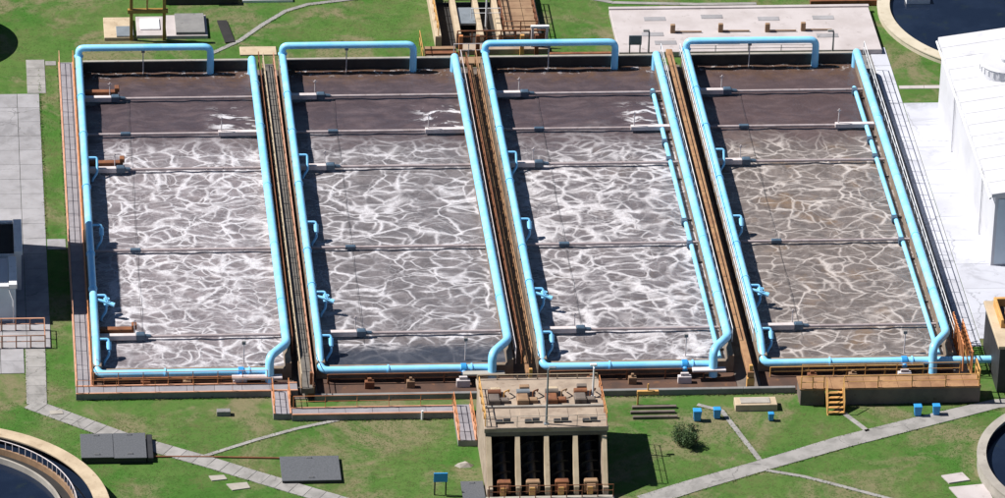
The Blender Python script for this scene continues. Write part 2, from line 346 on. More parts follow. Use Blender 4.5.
# ---------------------------------------------------------------- ground, water, paths, roads
g = MB()
def grid(mb, x0, x1, y0, y1, nx, ny, zf):
    xs = np.linspace(x0, x1, nx + 1); ys = np.linspace(y0, y1, ny + 1)
    vs = [(x, y, zf(x, y)) for y in ys for x in xs]
    fs = [(j * (nx + 1) + i, j * (nx + 1) + i + 1, (j + 1) * (nx + 1) + i + 1, (j + 1) * (nx + 1) + i) for j in range(ny) for i in range(nx)]
    return mb.add(vs, fs, True)
grid(g, -3000, 3000, -3000, 3000, 60, 60, lambda x, y: 0.0)
struct('ground', g, 'ground')

def slab_strip(name, line, width, length, z0, z1, mat, gap=0.035):
    """path laid as separate slabs along a centre line"""
    root = bpy.data.objects.new(name, None); COL.objects.link(root); root.location = (*line[0], 0); root['kind'] = 'structure'; ROOT[root] = Vector((*line[0], 0))
    for a, b in zip(line[:-1], line[1:]):
        a, b = Vector(a), Vector(b); d = b - a; n = max(1, round(d.length / length)); u = d.normalized(); L = d.length / n
        me = MB().bbox(-L / 2 + gap / 2, L / 2 - gap / 2, -width / 2, width / 2, z0, z1, 0.015).data('slab', M[mat])
        for i in range(n):
            c = a + u * (L * (i + 0.5)); o = inst('slab', me, root, (c.x, c.y, random.uniform(-0.006, 0.006)), math.atan2(u.y, u.x)); o.rotation_euler.x = random.uniform(-.004, .004)
    return root
def slab_field(name, x0, x1, y0, y1, nx, ny, z0, z1, mat, skip=lambda x, y: False, gap=0.03):
    root = bpy.data.objects.new(name, None); COL.objects.link(root); root.location = (x0, y0, 0); root['kind'] = 'structure'; ROOT[root] = Vector((x0, y0, 0))
    w, d = (x1 - x0) / nx, (y1 - y0) / ny
    me = MB().bbox(-w / 2 + gap / 2, w / 2 - gap / 2, -d / 2 + gap / 2, d / 2 - gap / 2, z0, z1, 0.012).data('slab', M[mat])
    for i in range(nx):
        for j in range(ny):
            c = (x0 + w * (i + .5), y0 + d * (j + .5))
            if not skip(*c): inst('slab', me, root, (*c, random.uniform(-0.004, 0.004)))
    return root
def strip(name, line, width, z1, mat):
    """thin continuous path or gutter following a line"""
    P = [Vector(p) for p in line]; L = []; Rr = []
    for i in range(len(P)):
        d = (P[min(i + 1, len(P) - 1)] - P[max(i - 1, 0)]).normalized(); n = Vector((-d.y, d.x))
        wv = width if not isinstance(width, (list, tuple)) else width[i]
        L.append(P[i] + n * wv / 2); Rr.append(P[i] - n * wv / 2)
    vs = [(*p, 0.0) for p in L] + [(*p, 0.0) for p in Rr] + [(*p, z1) for p in L] + [(*p, z1) for p in Rr]; n = len(P); fs = []
    for i in range(n - 1):
        fs += [(2 * n + i, 3 * n + i, 3 * n + i + 1, 2 * n + i + 1), (i, 2 * n + i, 2 * n + i + 1, i + 1), (n + i, n + i + 1, 3 * n + i + 1, 3 * n + i)]
    fs += [(0, n, 3 * n, 2 * n), (n - 1, 3 * n - 1, 4 * n - 1, 2 * n - 1)][:1] + [(n - 1, 3 * n - 1, 4 * n - 1, 2 * n - 1)]
    return struct(name, MB().add(vs, fs), mat)

slab_strip('path', [(-3.45, 56.6), (-3.45, 50.5)], 1.5, 1.5, -.05, .05, 'path')
slab_strip('path', [(-2.65, 55.95), (-1.75, 55.95)], .75, .9, -.05, .045, 'path')
slab_strip('path', [(-4.45, 8.0), (-4.5, -.35)], 1.5, 1.3, -.05, .05, 'path', .02)
slab_strip('path', [(-5.0, -0.3), (1.8, -5.65), (7.85, -9.4), (13.6, -13.2), (19.5, -16.9)], 1.45, 1.15, -.05, .07, 'path', .018)
slab_field('pavement', -14.0, -3.25, 8.1, 50.4, 6, 17, -.05, .05, 'pave')
slab_field('pavement', -14.0, -5.3, 4.3, 8.05, 5, 2, -.05, .05, 'pave')
slab_field('pavement', -3.2, -1.75, 23.7, 25.4, 1, 1, -.05, .045, 'pave')
strip('path', [(38.6, -16.0), (42.0, -14.1), (47.8, -11.2), (54.0, -8.05), (60.6, -5.15), (66.3, -2.75), (72.0, -2.2)], [1.7, 1.6, 1.45, 1.65, 1.55, 1.25, 1.2], .05, 'path')
strip('gutter', [(44.1, -2.1), (45.8, -3.1), (46.6, -6.2), (47.7, -10.4)], .38, .05, 'path')
strip('gutter', [(54.1, -2.6), (54.7, -3.6), (56.2, -6.5)], .38, .05, 'path')
strip('gutter', [(48.0, -11.9), (50.6, -12.9), (53.4, -14.5), (56.4, -16.3), (60, -18.4)], .34, .05, 'path')
strip('gutter', [(7.4, -8.4), (11.2, -6.2), (14.4, -4.6), (17.6, -3.4)], .34, .05, 'path')
strip('gutter', [(20.5, -3.1), (21.8, -2.1), (24.4, -1.9), (27.4, -1.85)], .34, .05, 'path')
strip('gutter', [(11.0, 57.4), (13.4, 59.7), (15.4, 62.6), (17.5, 65.2), (19.4, 66.4), (23.5, 67.4), (28, 67.7)], .42, .05, 'path')
strip('gutter', [(38.5, 69.2), (45.0, 66.1), (52.0, 65.6), (57, 65.6)], .45, .05, 'path')
# road beside the white building, kerb strip beside the last basin
slab_field('road', 66.66, 79.0, 7.2, 46.8, 3, 10, -.05, .04, 'road', skip=lambda x, y: x > 73 and y > 19)
slab_strip('path', [(65.95, 57.0), (65.95, 6.0)], 1.35, 3.4, -.05, .055, 'road')
slab_strip('path', [(66.75, 49.65), (70.9, 49.65)], .55, 2.0, -.05, .05, 'slab')

# grass tufts on the lawns
def in_lawn(x, y):
    if -2.0 < x < 66.8 and -2.2 < y < 55: return False
    if 66 < x and 7 < y < 47: return False
    if x < -3.1 and 8 < y < 50.6: return False
    if -5.3 < x < -3.6 and y < 8 and y > -.6: return False
    if 27 < x < 36.8 and -16 < y < -5: return False
    if 44.2 < x < 66.8 and 55 < y < 64.3: return False
    if 2 < x < 11 and 59.7 < y < 64.3: return False
    for cx, cy, rr in ((-12.15, -18.1, 12.6), (73.05, -13.05, 9.8), (78.8, 62.7, 12)):
        if (x - cx) ** 2 + (y - cy) ** 2 < rr * rr: return False
    for line, wd in (([(-4.6, -0.55), (1.8, -5.65), (7.85, -9.4), (13.6, -13.2), (19.5, -16.9)], .78), ([(38.6, -16.0), (47.8, -11.2), (54.0, -8.05), (66.3, -2.75)], .9)):
        for a, b in zip(line[:-1], line[1:]):
            dx, dy = b[0] - a[0], b[1] - a[1]; tt = max(0, min(1, ((x - a[0]) * dx + (y - a[1]) * dy) / (dx * dx + dy * dy)))
            if math.hypot(x - a[0] - tt * dx, y - a[1] - tt * dy) < wd: return False
    return True
def tufts():
    V = []; F = []
    for (x0, x1, y0, y1, n) in ((-9, 76, -20, 0, 26000), (-9, 76, 53, 72, 15000), (-3.3, -1.7, 25, 56, 1100), (-3.5, -1.7, 0, 24, 700)):
        xs = rng.uniform(x0, x1, n); ys = rng.uniform(y0, y1, n)
        for x, y in zip(xs, ys):
            if not in_lawn(x, y): continue
            for k in range(3):
                a = rng.uniform(0, 6.283); r = rng.uniform(.05, .25); h = rng.uniform(.008, .014); w = rng.uniform(.03, .08)
                bx, by = x + r * math.cos(a), y + r * math.sin(a); o = len(V)
                V += [(bx - w * math.sin(a), by + w * math.cos(a), h), (bx + rng.uniform(-.1, .1), by + rng.uniform(-.1, .1), h), (bx + w * math.sin(a), by - w * math.cos(a), h)]
                F.append((o, o + 1, o + 2))
    # rough fringe along the paths
    for line, half in (([(-5.0, -0.3), (1.8, -5.65), (7.85, -9.4), (13.6, -13.2), (19.5, -16.9)], .72), ([(38.6, -16.0), (42.0, -14.1), (47.8, -11.2), (54.0, -8.05), (60.6, -5.15), (66.3, -2.75)], .80),
                       ([(-4.45, 8.0), (-4.5, -.35)], .75), ([(44.1, -2.1), (45.8, -3.1), (46.6, -6.2), (47.7, -10.4)], .19), ([(48.0, -11.9), (50.6, -12.9), (53.4, -14.5), (56.4, -16.3)], .17),
                       ([(7.4, -8.4), (11.2, -6.2), (14.4, -4.6), (17.6, -3.4)], .17), ([(11.0, 57.4), (13.4, 59.7), (15.4, 62.6), (17.5, 65.2), (19.4, 66.4), (23.5, 67.4)], .21),
                       ([(-3.2, 55), (-3.2, 25.5)], .02), ([(-1.65, 55), (-1.65, 25)], .02), ([(-1.6, .1), (12.6, .1)], .03), ([(14.2, -3.55), (25.8, -3.55)], .03), ([(54.8, -2.55), (65, -2.55)], .03), ([(31.3, -.7), (51.5, -.7)], .03)):
        for a, b in zip(line[:-1], line[1:]):
            d = math.hypot(b[0] - a[0], b[1] - a[1]); n = int(d * 26)
            for q in range(n):
                u = rng.uniform(); sd = rng.choice((-1, 1)); off = sd * (half + rng.normal(0, .05)); nx_, ny_ = -(b[1] - a[1]) / d, (b[0] - a[0]) / d
                bx, by = a[0] + (b[0] - a[0]) * u + nx_ * off, a[1] + (b[1] - a[1]) * u + ny_ * off; an = rng.uniform(0, 6.283); w = rng.uniform(.03, .09); o = len(V)
                V += [(bx - w * math.sin(an), by + w * math.cos(an), .02), (bx + w * math.sin(an), by - w * math.cos(an), .02), (bx + rng.uniform(-.15, .15), by + rng.uniform(-.15, .15), rng.uniform(.05, .11))]
                F.append((o, o + 1, o + 2))
    def upward(f):
        a, b, c = (V[k] for k in f)
        return f if (b[0] - a[0]) * (c[1] - a[1]) - (b[1] - a[1]) * (c[0] - a[0]) > 0 else (f[0], f[2], f[1])
    F = [upward(f) for f in F]
    me = bpy.data.meshes.new('grass'); me.from_pydata(V, [], F); me.materials.append(M['grass'])
    me.normals_split_custom_set_from_vertices([(0, 0, 1)] * len(V))
    o = bpy.data.objects.new('grass', me); COL.objects.link(o); o['kind'] = 'stuff'
    o['label'] = 'short patchy lawn grass round the basins'; o['category'] = 'grass'
tufts()

# ---------------------------------------------------------------- the four aeration basins
S = 16.5; ZW = 1.5; ZL = 0.62
NAME = ['leftmost', 'second from left', 'third from left', 'rightmost']
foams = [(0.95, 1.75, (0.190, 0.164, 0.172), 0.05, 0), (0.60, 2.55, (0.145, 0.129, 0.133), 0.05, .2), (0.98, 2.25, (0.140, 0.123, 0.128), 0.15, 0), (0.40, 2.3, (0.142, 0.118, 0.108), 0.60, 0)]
for i in range(4):
    x = i * S; xi0, xi1 = x + .34, x + 13.9
    b = thing('aeration_basin', f'open concrete aeration basin of froth covered brown water, {NAME[i]} of four', 'basin', (x, 3, 0), 'aeration basins')
    part('left_wall', MB().bbox(x - .3, xi0, 2.6, 53.3, -.5, ZW, .03), 'basin', b)
    part('right_wall', MB().bbox(xi1, x + 14.35, 2.6, 53.3, -.5, ZW, .03), 'basin', b)
    part('back_wall', MB().bbox(xi0 + .002, xi1 - .002, 53.0, 53.35, -.5, ZW, .03), 'shadewall', b)
    part('back_coping', MB().bbox(xi0 + .004, xi1 - .004, 52.94, 53.22, ZW, ZW + .10, .02), 'conc', b)
    part('front_wall', MB().bbox(xi0 + .002, xi1 - .002, 2.6, 3.0, -.5, 1.05, .03), 'basin', b)
    part('channel_floor', MB().box(x - .3, x + 14.35, 1.42 if i == 0 else -.3, 2.6, -.3, .12), 'channel', b)
    wh, cell, tint, brown, fd = foams[i]
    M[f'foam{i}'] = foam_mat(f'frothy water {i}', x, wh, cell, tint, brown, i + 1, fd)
    ph = rng.uniform(0, 6.28, 8)
    def zf(X, Y, ph=ph):
        return ZL + .022 * math.sin(X * 1.9 + Y * .7 + ph[0]) + .018 * math.sin(X * .8 - Y * 1.7 + ph[1]) + .014 * math.sin(X * 3.3 + Y * 2.6 + ph[2]) + .012 * math.sin(-X * 2.7 + Y * 3.9 + ph[3])
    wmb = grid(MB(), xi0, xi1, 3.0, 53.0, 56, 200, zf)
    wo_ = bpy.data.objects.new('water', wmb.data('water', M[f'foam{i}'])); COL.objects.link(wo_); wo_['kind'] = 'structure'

for xa, xb in ((14.36, 16.19), (30.86, 32.69), (47.36, 49.19)): struct('gap_floor', MB().box(xa, xb, -.3, 54.2, -.2, .06), 'deckbrown')
struct('gravel_strip', MB().box(63.87, 65.26, -.5, 56.5, -.2, .03), 'concgrey')
# ---------------------------------------------------------------- blue air mains
fl_along_y = MB().tube([(0, -.05, 0), (0, .05, 0)], .35, 14).data('flange', M['blue'])
fl_along_x = MB().tube([(-.05, 0, 0), (.05, 0, 0)], .37, 14).data('flange', M['blue'])
fl_up = MB().tube([(0, 0, -.05), (0, 0, .05)], .37, 14).data('flange', M['blue'])
stand = MB().box(-.22, .22, -.12, .12, 0, .28).box(-.30, .30, -.06, .06, .22, .42).data('saddle', M['concgrey'])
wheel_me = MB().ring(0, 0, .16, .20, 0, .04, 16).box(-.17, .17, -.015, .015, .005, .035).box(-.015, .015, -.17, .17, .008, .032).data('handwheel', M['blue'])
for i in range(4):
    x = i * S; PR = .33
    a = thing('air_main', f'sky blue air main along the left and front edges of the {NAME[i]} basin', 'pipe', (x, 2.3, 0), 'left blue air mains')
    fx1 = x + 12.4 if i < 3 else x + 19.5
    part('pipe', MB().tube([(x + 10.65, 52.6, .2), (x + 10.65, 52.6, 3.0), (x, 52.6, 3.0), (x, 52.6, 2.1), (x, 4.6, 2.1), (x, 2.25, 1.0), (fx1, 2.25, 1.0)], .285, 14, bend=.6), 'blue', a)
    for yy in (45.6, 39.0, 30.0, 19.0, 13.4): inst('flange', fl_along_y, a, (x, yy, 2.1))
    inst('flange', fl_up, a, (x, 52.6, 2.28)); inst('flange', fl_along_x, a, (x + 5.0, 2.25, 1.0)); inst('flange', fl_along_x, a, (x + 11.2, 2.25, 1.0))
    for yy in np.arange(6.5, 52, 5.6): inst('saddle', stand, a, (x, yy, ZW))
    for k, yy in enumerate((35.0, 23.7, 12.4, 5.6)):
        d = part('drop_pipe', MB().tube([(x, yy, 2.1), (x + .95, yy, 2.1), (x + .95, yy - .75, 1.15), (x + .55, yy - 1.2, .75), (x + .55, yy - 1.2, .2)], .095, 8, bend=.18), 'blue', a)
        if k != 0: part('valve', MB().tube([(x + .95, yy - .12, 1.93), (x + .95, yy - .5, 1.45)], .19, 10), 'blue', a)
        if k == 2:
            part('branch', MB().tube([(x + .3, yy - .6, 2.05), (x + 1.0, yy - .75, 1.9), (x + 1.55, yy - .95, 1.75)], .13, 8, rs=[.11, .15, .19]), 'blue', a)
            o = inst('handwheel', wheel_me, a, (x + 1.0, yy - .7, 2.15))
    o = part('valve', MB().tube([(x + 10.4, 2.25, 1.0), (x + 10.8, 2.25, 1.0)], .38, 14).tube([(x + 10.6, 2.25, 1.0), (x + 10.6, 1.75, .8)], .2, 10), 'bin', a)
    # right hand main
    c = thing('air_main', f'sky blue right edge air main of the {NAME[i]} basin bent in front', 'pipe', (x + 14, 4, 0), 'right blue air mains')
    part('pipe', MB().tube([(x + 13.98, 52.35, .55), (x + 13.98, 52.35, 2.1), (x + 14.08, 4.5, 2.1), (x + 12.68, 1.95, 2.4), (x + 12.68, 1.5, .35)], .32, 14, bend=.55), 'blue', c)
    for yy in (47.5, 40.0, 29.8, 20.0, 11.0): inst('flange', fl_along_y, c, (x + 14.04, yy, 2.1))
    for yy in np.arange(6.5, 52, 5.6): inst('saddle', stand, c, (x + 14.05, yy, ZW))
    if i >= 2:
        d = thing('branch_pipe', f'thin sky blue pipe low on the right wall inside the {NAME[i]} basin', 'pipe', (x + 13.3, 3, .9), 'low blue pipes')
        part('pipe', MB().tube([(x + 13.25, 48.0, .2), (x + 13.25, 48.0, .95), (x + 13.35, 3.3, .95)], .18, 10, bend=.3), 'blue', d)
        br = MB().box(-.06, .55, -.05, .05, -.06, .06).data('bracket', M['black'])
        for yy in np.arange(5, 47, 6.9): inst('bracket', br, d, (x + 13.35, yy, .72))
        blk = MB().bbox(-.22, .22, -.28, .28, -.24, .24, .04).data('coupling', M['bluedark'])
        for yy in (47.2, 38.5, 35.5, 25.0, 21.3): inst('coupling', blk, d, (x + 13.2, yy, .95))

# ---------------------------------------------------------------- cross pipes, beams and drives
ROWS = [(47.6, 'L'), (41.3, 'R'), (35.2, 'L'), (21.7, 'N'), (8.05, 'L')]
RN = ['backmost', 'second from back', 'third from back', 'fourth from back', 'front']
hook = MB().tube([(0, 0, 0), (0, 0, 1.25)], .045, 6).tube([(-.16, 0, 1.12), (.16, 0, 1.12)], .03, 6).data('davit', M['beam'])
for i in range(4):
    x = i * S
    for k, (yy, side) in enumerate(ROWS):
        lab = f'pink grey cross pipe over the {NAME[i]} basin, {RN[k]} of its five'
        t = thing('cross_pipe', lab, 'pipe', (x + 7, yy, .9), 'cross pipes over the basins')
        part('pipe', MB().tube([(x + .34, yy, .9), (x + 13.9, yy, .9)], .12, 8), 'cross', t)
        if side == 'L':
            L = 3.05 if k == 4 else 2.45
            part('beam', MB().bbox(x + .34, x + L, yy - .42, yy - .02, .84, 1.24, .03), 'beam', t)
            gb = part('gearbox', MB().bbox(x + L + .02, x + L + .68, yy - .40, yy + .10, .80, 1.30, .08), 'bluedark', t)
            part('motor', MB().tube([(x + L + .68, yy - .15, 1.05), (x + L + 1.1, yy - .15, 1.0)], .15, 10), 'bluedark', gb)
            inst('davit', hook, t, (x + L - .1, yy + .2, 1.0))
            if i == 0: part('cover', MB().bbox(x + .4, x + 3.0, yy + .25, yy + .75, 1.05, 1.40, .04).bbox(x + 2.75, x + 3.12, yy + .2, yy + .8, 1.40, 1.75, .04), 'rust', t)
        elif side == 'R':
            part('beam', MB().bbox(x + 10.75, x + 13.9, yy - .42, yy - .02, .84, 1.20, .03), 'beam', t)
            inst('davit', hook, t, (x + 11.0, yy - .2, 1.2))
            part('gearbox', MB().bbox(x + 3.0, x + 3.8, yy - .16, yy + .16, .78, 1.06, .05), 'bluedark', t)
        else:
            part('gearbox', MB().bbox(x + 3.1, x + 3.9, yy - .17, yy + .17, .78, 1.06, .05), 'bluedark', t)
    cb = thing('mixing_cable', f'thin dark cable strung lengthwise over the left part of the {NAME[i]} basin', 'cable', (x + 3.6, 5, .6), 'dark cables over the basins')
    part('cable', MB().tube([(x + 3.75, 47.5, .85)] + [(x + 3.75 - .012 * q, 47.5 - q * 2.15, .76 + .03 * math.sin(q * 1.3)) for q in range(1, 20)], .013, 5), 'black', cb)
    for xx, yy, nm in ((5.2, 52.6, 'back'), (10.9, 4.2, 'front')):
        p = thing('sampling_post', f'slim pale post at the {nm} end of the {NAME[i]} basin', 'post', (x + xx, yy, .2), 'slim sampling posts')
        part('pole', MB().tube([(x + xx, yy, .2), (x + xx, yy, 2.3 if nm == 'front' else 2.6)], .05, 6), 'beam', p)
        part('head', MB().bbox(x + xx - .14, x + xx + .14, yy - .1, yy + .1, 2.25 if nm == 'front' else 2.55, 2.5 if nm == 'front' else 2.8, .02), 'concgrey', p)

# ---------------------------------------------------------------- walkways and railings round the basins
def walkway(label, x0, x1, y0, y1, z, plen, along, mat='deck', edge='salmon', ew=.14, group=None, fascia='concgrey', th=.42):
    t = thing('walkway', label, 'walkway', (x0, y0, 0), group)
    part('slab', MB().box(x0, x1, y0, y1, z - th, z - .04), fascia, t)
    if along == 'y':
        part('kerb', MB().bbox(x0, x0 + ew, y0, y1, z - .038, z + .07, .02), edge, t); part('kerb', MB().bbox(x1 - ew, x1, y0, y1, z - .038, z + .07, .02), edge, t)
        n = max(1, round((y1 - y0) / plen)); d = (y1 - y0) / n
        me = MB().bbox(x0 + ew + .01 - x0, x1 - ew - .01 - x0, .012, d - .012, -.036, 0, .008).data('deck_panel', M[mat])
        for k in range(n): inst('deck_panel', me, t, (x0, y0 + d * k, z + random.uniform(-.004, .004)))
    else:
        part('kerb', MB().bbox(x0, x1, y0, y0 + ew, z - .038, z + .07, .02), edge, t); part('kerb', MB().bbox(x0, x1, y1 - ew, y1, z - .038, z + .07, .02), edge, t)
        n = max(1, round((x1 - x0) / plen)); d = (x1 - x0) / n
        me = MB().bbox(.012, d - .012, ew + .01, y1 - y0 - ew - .01, -.036, 0, .008).data('deck_panel', M[mat])
        for k in range(n): inst('deck_panel', me, t, (x0 + d * k, y0, z + random.uniform(-.004, .004)))
    return t
def legs(t, pts, z, mat='concgrey', s=.16):
    me = MB().box(-s, s, -s, s, 0, z).data('leg', M[mat])
    for p in pts: inst('leg', me, t, (*p, 0))
ZK = .5
w = walkway('long grey low walkway with salmon kerbs on the left of the leftmost basin', -1.62, -.36, 1.42, 55.1, ZK, 2.4, 'y', th=.5)
w = walkway('grey low walkway across the front of the leftmost basin', -1.62, 14.7, .15, 1.40, ZK, 2.0, 'x', th=.5)
w = walkway('short grey walkway stepping forward from the corner of the leftmost basin', 12.72, 14.05, -3.25, .13, ZK, 1.4, 'y', th=.5)
w = walkway('straight grey low walkway on the lawn in front of the second basin', 14.07, 25.9, -3.5, -2.4, ZK, 2.0, 'x', th=.5)
part('marker_post', MB().tube([(23.6, -3.58, 0), (23.6, -3.58, .75)], .09, 8), 'white', w)
w = walkway('wide grey ramp walkway running beside the pumping station', 25.92, 27.3, -7.6, -2.3, ZK, 1.35, 'y', th=.5)
w = walkway('brown worn walkway between the two leftmost basins', 14.85, 15.85, -.6, 53.2, 1.1, 3.0, 'y', mat='deckgrey', edge='ductbrown', ew=.1, fascia='deckbrown')
legs(w, [(15.35, yy) for yy in np.arange(0, 53, 6.0)], .68)
railing('salmon railing on the outer side of the long left walkway', [(-1.55, 55), (-1.55, .25)], 'salmon', ZK + .07, spacing=2.2, r=.028)
railing('orange railing between the long left walkway and the blue main', [(-.43, 55), (-.43, 1.5)], 'orange', ZK + .07, spacing=2.2, r=.028)
railing('orange railing along the inner front edge of the leftmost basin', [(-.3, 1.33), (12.5, 1.33)], 'orange', ZK + .07, spacing=1.9, r=.03)
railing('orange outer railing on the front walkway of the leftmost basin', [(-1.5, .22), (12.72, .22)], 'orange', ZK + .07, spacing=2.6, r=.016)
railing('orange railing on the left of the short stepped walkway', [(12.79, .1), (12.79, -3.18)], 'orange', ZK + .07, spacing=1.3, r=.028)
railing('orange railing on the right of the short stepped walkway', [(13.98, .1), (13.98, -2.4)], 'orange', ZK + .07, spacing=1.3, r=.028)
railing('orange railing along the back of the straight lawn walkway', [(14.2, -2.47), (25.9, -2.47)], 'orange', ZK + .07, h=.95, spacing=2.3, r=.022)
railing('orange railing on the left of the wide ramp walkway', [(25.99, -2.4), (25.99, -7.5)], 'orange', ZK + .07, spacing=1.3, r=.03)
railing('orange railing on the right of the wide ramp walkway', [(27.23, -2.4), (27.23, -7.5)], 'orange', ZK + .07, spacing=1.3, r=.03)
railing('tan railing on the left of the brown walkway between the two leftmost basins', [(14.92, 53), (14.92, -.4)], 'tanconc', 1.17, spacing=2.4)
railing('orange railing on the right of the brown walkway between the two leftmost basins', [(15.78, 53), (15.78, -.4)], 'salmon', 1.17, spacing=2.4)
railing('thin rust railing behind the right blue main of the leftmost basin', [(14.55, 52.8), (14.55, 5)], 'rust', .9, h=1.5, spacing=3)
for xx, mt, nm in ((31.05, 'beam', 'pale thin railing just right of the second basin'), (31.5, 'rust', 'rusty railing down the gap between the second and third basins'), (32.25, 'rustplank', 'tan railing left of the third basin')):
    railing(nm, [(xx, 53), (xx, 3)], mt, .9, h=1.35 if mt != 'rust' else 1.1, spacing=2.2, r=.045 if mt != 'beam' else .03)
w = single('pipe_duct', MB().bbox(31.72, 32.02, 1.5, 53, .55, .95, .03), 'rustplank', 'brown duct in the dark gap between second and third basins', 'duct', (31.9, 2, .5))
w = single('pipe_duct', MB().bbox(48.0, 48.5, -.2, 54, 1.2, 1.62, .03), 'rustplank', 'tan brown duct in the gap between third and rightmost basins', 'duct', (48.2, 2, .5))
for xx, nm in ((47.45, 'white railing along the right side of the third basin'), (49.02, 'white railing close left of the rightmost basin'), (64.2, 'white railing along the right side of the rightmost basin')):
    railing(nm, [(xx, 53), (xx, 4.8)], 'white', ZW - .05, h=1.15, spacing=2.0, r=.032)
railing('tan inner railing on the right wall of the third basin', [(46.95, 51), (46.95, 5)], 'white', ZW - .25, h=.75, spacing=2.4)
railing('tan low railing on the right wall inside the rightmost basin', [(63.45, 51), (63.45, 5)], 'tanconc', ZW - .25, h=.7, spacing=2.4)
# outer front walls of the other basins
for i, (xa, xb, zt) in enumerate(((15.9, 31.2, .5), (31.22, 47.7, .5), (47.72, 51.6, .5))):
    single('retaining_wall', MB().bbox(xa, xb, -.62, -.32, -.3, zt, .03), 'concgrey', ['low dark concrete wall along the front of the second basin', 'low dark concrete wall along the front of the third basin', 'short dark wall left of the front steps of the rightmost basin'][i], 'wall', (xa, -.5, 0))
for i, xa in enumerate((15.0, 31.2, 47.6)):
    single('channel_gate', MB().bbox(xa + .4, xa + .95, -.2, .3, .1, 1.1, .03).bbox(xa + .55, xa + .8, -.05, .2, 1.1, 2.1, .03), ['rust', 'tan', 'tan'][i], ['rust brown gate at the front end of the brown walkway', 'orange gate stem between second and third basins in front', 'orange gate stem between third and rightmost basins in front'][i], 'gate', (xa + .7, -.95, .2))
# channel clutter in front of each basin
for i in range(4):
    x = i * S
    railing(f'rusty rail in the front channel of the {NAME[i]} basin', [(x + .5, 1.75), (x + 12.0, 1.75)], 'rust' if i != 3 else 'tan', .12, h=.8, spacing=2.9, r=.05, group='front channel rails')
    for q, (xx, ww, mt) in enumerate(((10.0, 1.0, 'beam'), (3.2, .7, 'rust'), (6.3, .6, 'ductbrown'))):
        single('weir_box', MB().bbox(x + xx, x + xx + ww, .9 + .6 * (i == 0), 1.3 + .6 * (i == 0), .12, .7, .04).bbox(x + xx + .2, x + xx + ww - .2, 1.0 + .6 * (i == 0), 1.2 + .6 * (i == 0), .7, .95, .03), mt, f'{["off white", "rust red", "brown"][q]} weir box in the front channel of the {NAME[i]} basin', 'weir box', (x + xx, .4, .22), 'weir boxes')
    if i in (0, 1, 2):
        single('cover_plate', MB().bbox(x + 9.9 + .6 * i, x + 13.6, 1.2, 1.75, .9, 1.05, .02), 'beam' if i != 1 else 'conc', f'pale flat cover plate at the right end of the {NAME[i]} basin channel', 'cover', (x + 11, 1.5, .9), 'channel cover plates')

# platform with steps before the rightmost basin
t = thing('platform', 'tan timber coloured platform in front of the rightmost basin', 'platform', (59, -1.8, 0))
part('base_wall', MB().box(54.8, 65.1, -2.5, -.6, 0, 1.28), 'deckbrown', t)
nb = 11; d = (65.15 - 51.6) / nb
pl = MB().bbox(.01, d - .01, 0, 2.0, 0, .12, .015).data('deck_plank', M['rustplank'])
for k in range(nb): inst('deck_plank', pl, t, (51.6 + d * k, -2.55, 1.3 + random.uniform(0, .01)))
part('base_wall', MB().box(51.7, 53.5, -2.45, -.6, 0, 1.28), 'deckbrown', t)
railing('tan front railing along the platform of the rightmost basin', [(54.9, -2.45), (65.0, -2.45)], 'tan', 1.43, h=1.0, spacing=2.5, r=.04)
railing('tan railing left of the platform steps', [(51.7, -2.45), (53.4, -2.45)], 'tan', 1.43, h=1.0, spacing=.85, r=.04)
railing('tan railing at the right end of the platform', [(65.0, -2.4), (65.0, -.7)], 'tan', 1.43, h=1.3, spacing=.85, r=.06)
railing('tan railing behind the platform of the rightmost basin', [(52, -.65), (63.8, -.65)], 'tan', 1.43, h=1.0, spacing=2.4, r=.03)
t = thing('steps', 'short flight of tan steps up to the platform', 'steps', (54.1, -2.9, 0))
for k in range(5): part('tread', MB().bbox(53.6, 54.75, -2.6 - .28 * (4 - k) - .3, -2.6 - .28 * (4 - k), .14 + .26 * k, .22 + .26 * k, .015), 'tan', t)
for xx in (53.55, 54.8): part('stringer', MB().xprism([(-4.05, 0), (-3.75, 0), (-2.57, 1.3), (-2.57, 1.5), (-2.75, 1.5)], xx - .04, xx + .04), 'tan', t)
for xx in (53.55, 54.8): part('handrail', MB().tube([(xx, -3.9, 0), (xx, -3.9, 1.1), (xx, -2.7, 2.4), (xx, -2.7, 1.4)], .045, 6), 'tan', t)
# jumble of orange lattice by the right end of the rightmost basin
t = thing('lattice_frame', 'orange lattice steel frame at the right front corner of the rightmost basin', 'frame', (64.6, 4, 0))
for k in range(9):
    yy = 1.6 + k * .62
    part('brace', MB().tube([(64.45, yy, .4), (64.45, yy + .2, 2.6)], .07, 6), 'orange', t); part('brace', MB().tube([(65.1, yy - .3, .1), (64.5, yy + .6, 2.4)], .06, 6), 'tan', t)
    part('brace', MB().tube([(65.1, yy - .3, .0), (65.1, yy - .2, 2.2)], .06, 6), 'orange', t)
part('chord', MB().tube([(64.45, 1.8, 2.5), (64.45, 6.6, 2.5)], .05, 6).tube([(65.1, 1.5, 2.1), (65.1, 6.2, 2.1)], .05, 6), 'orange', t)

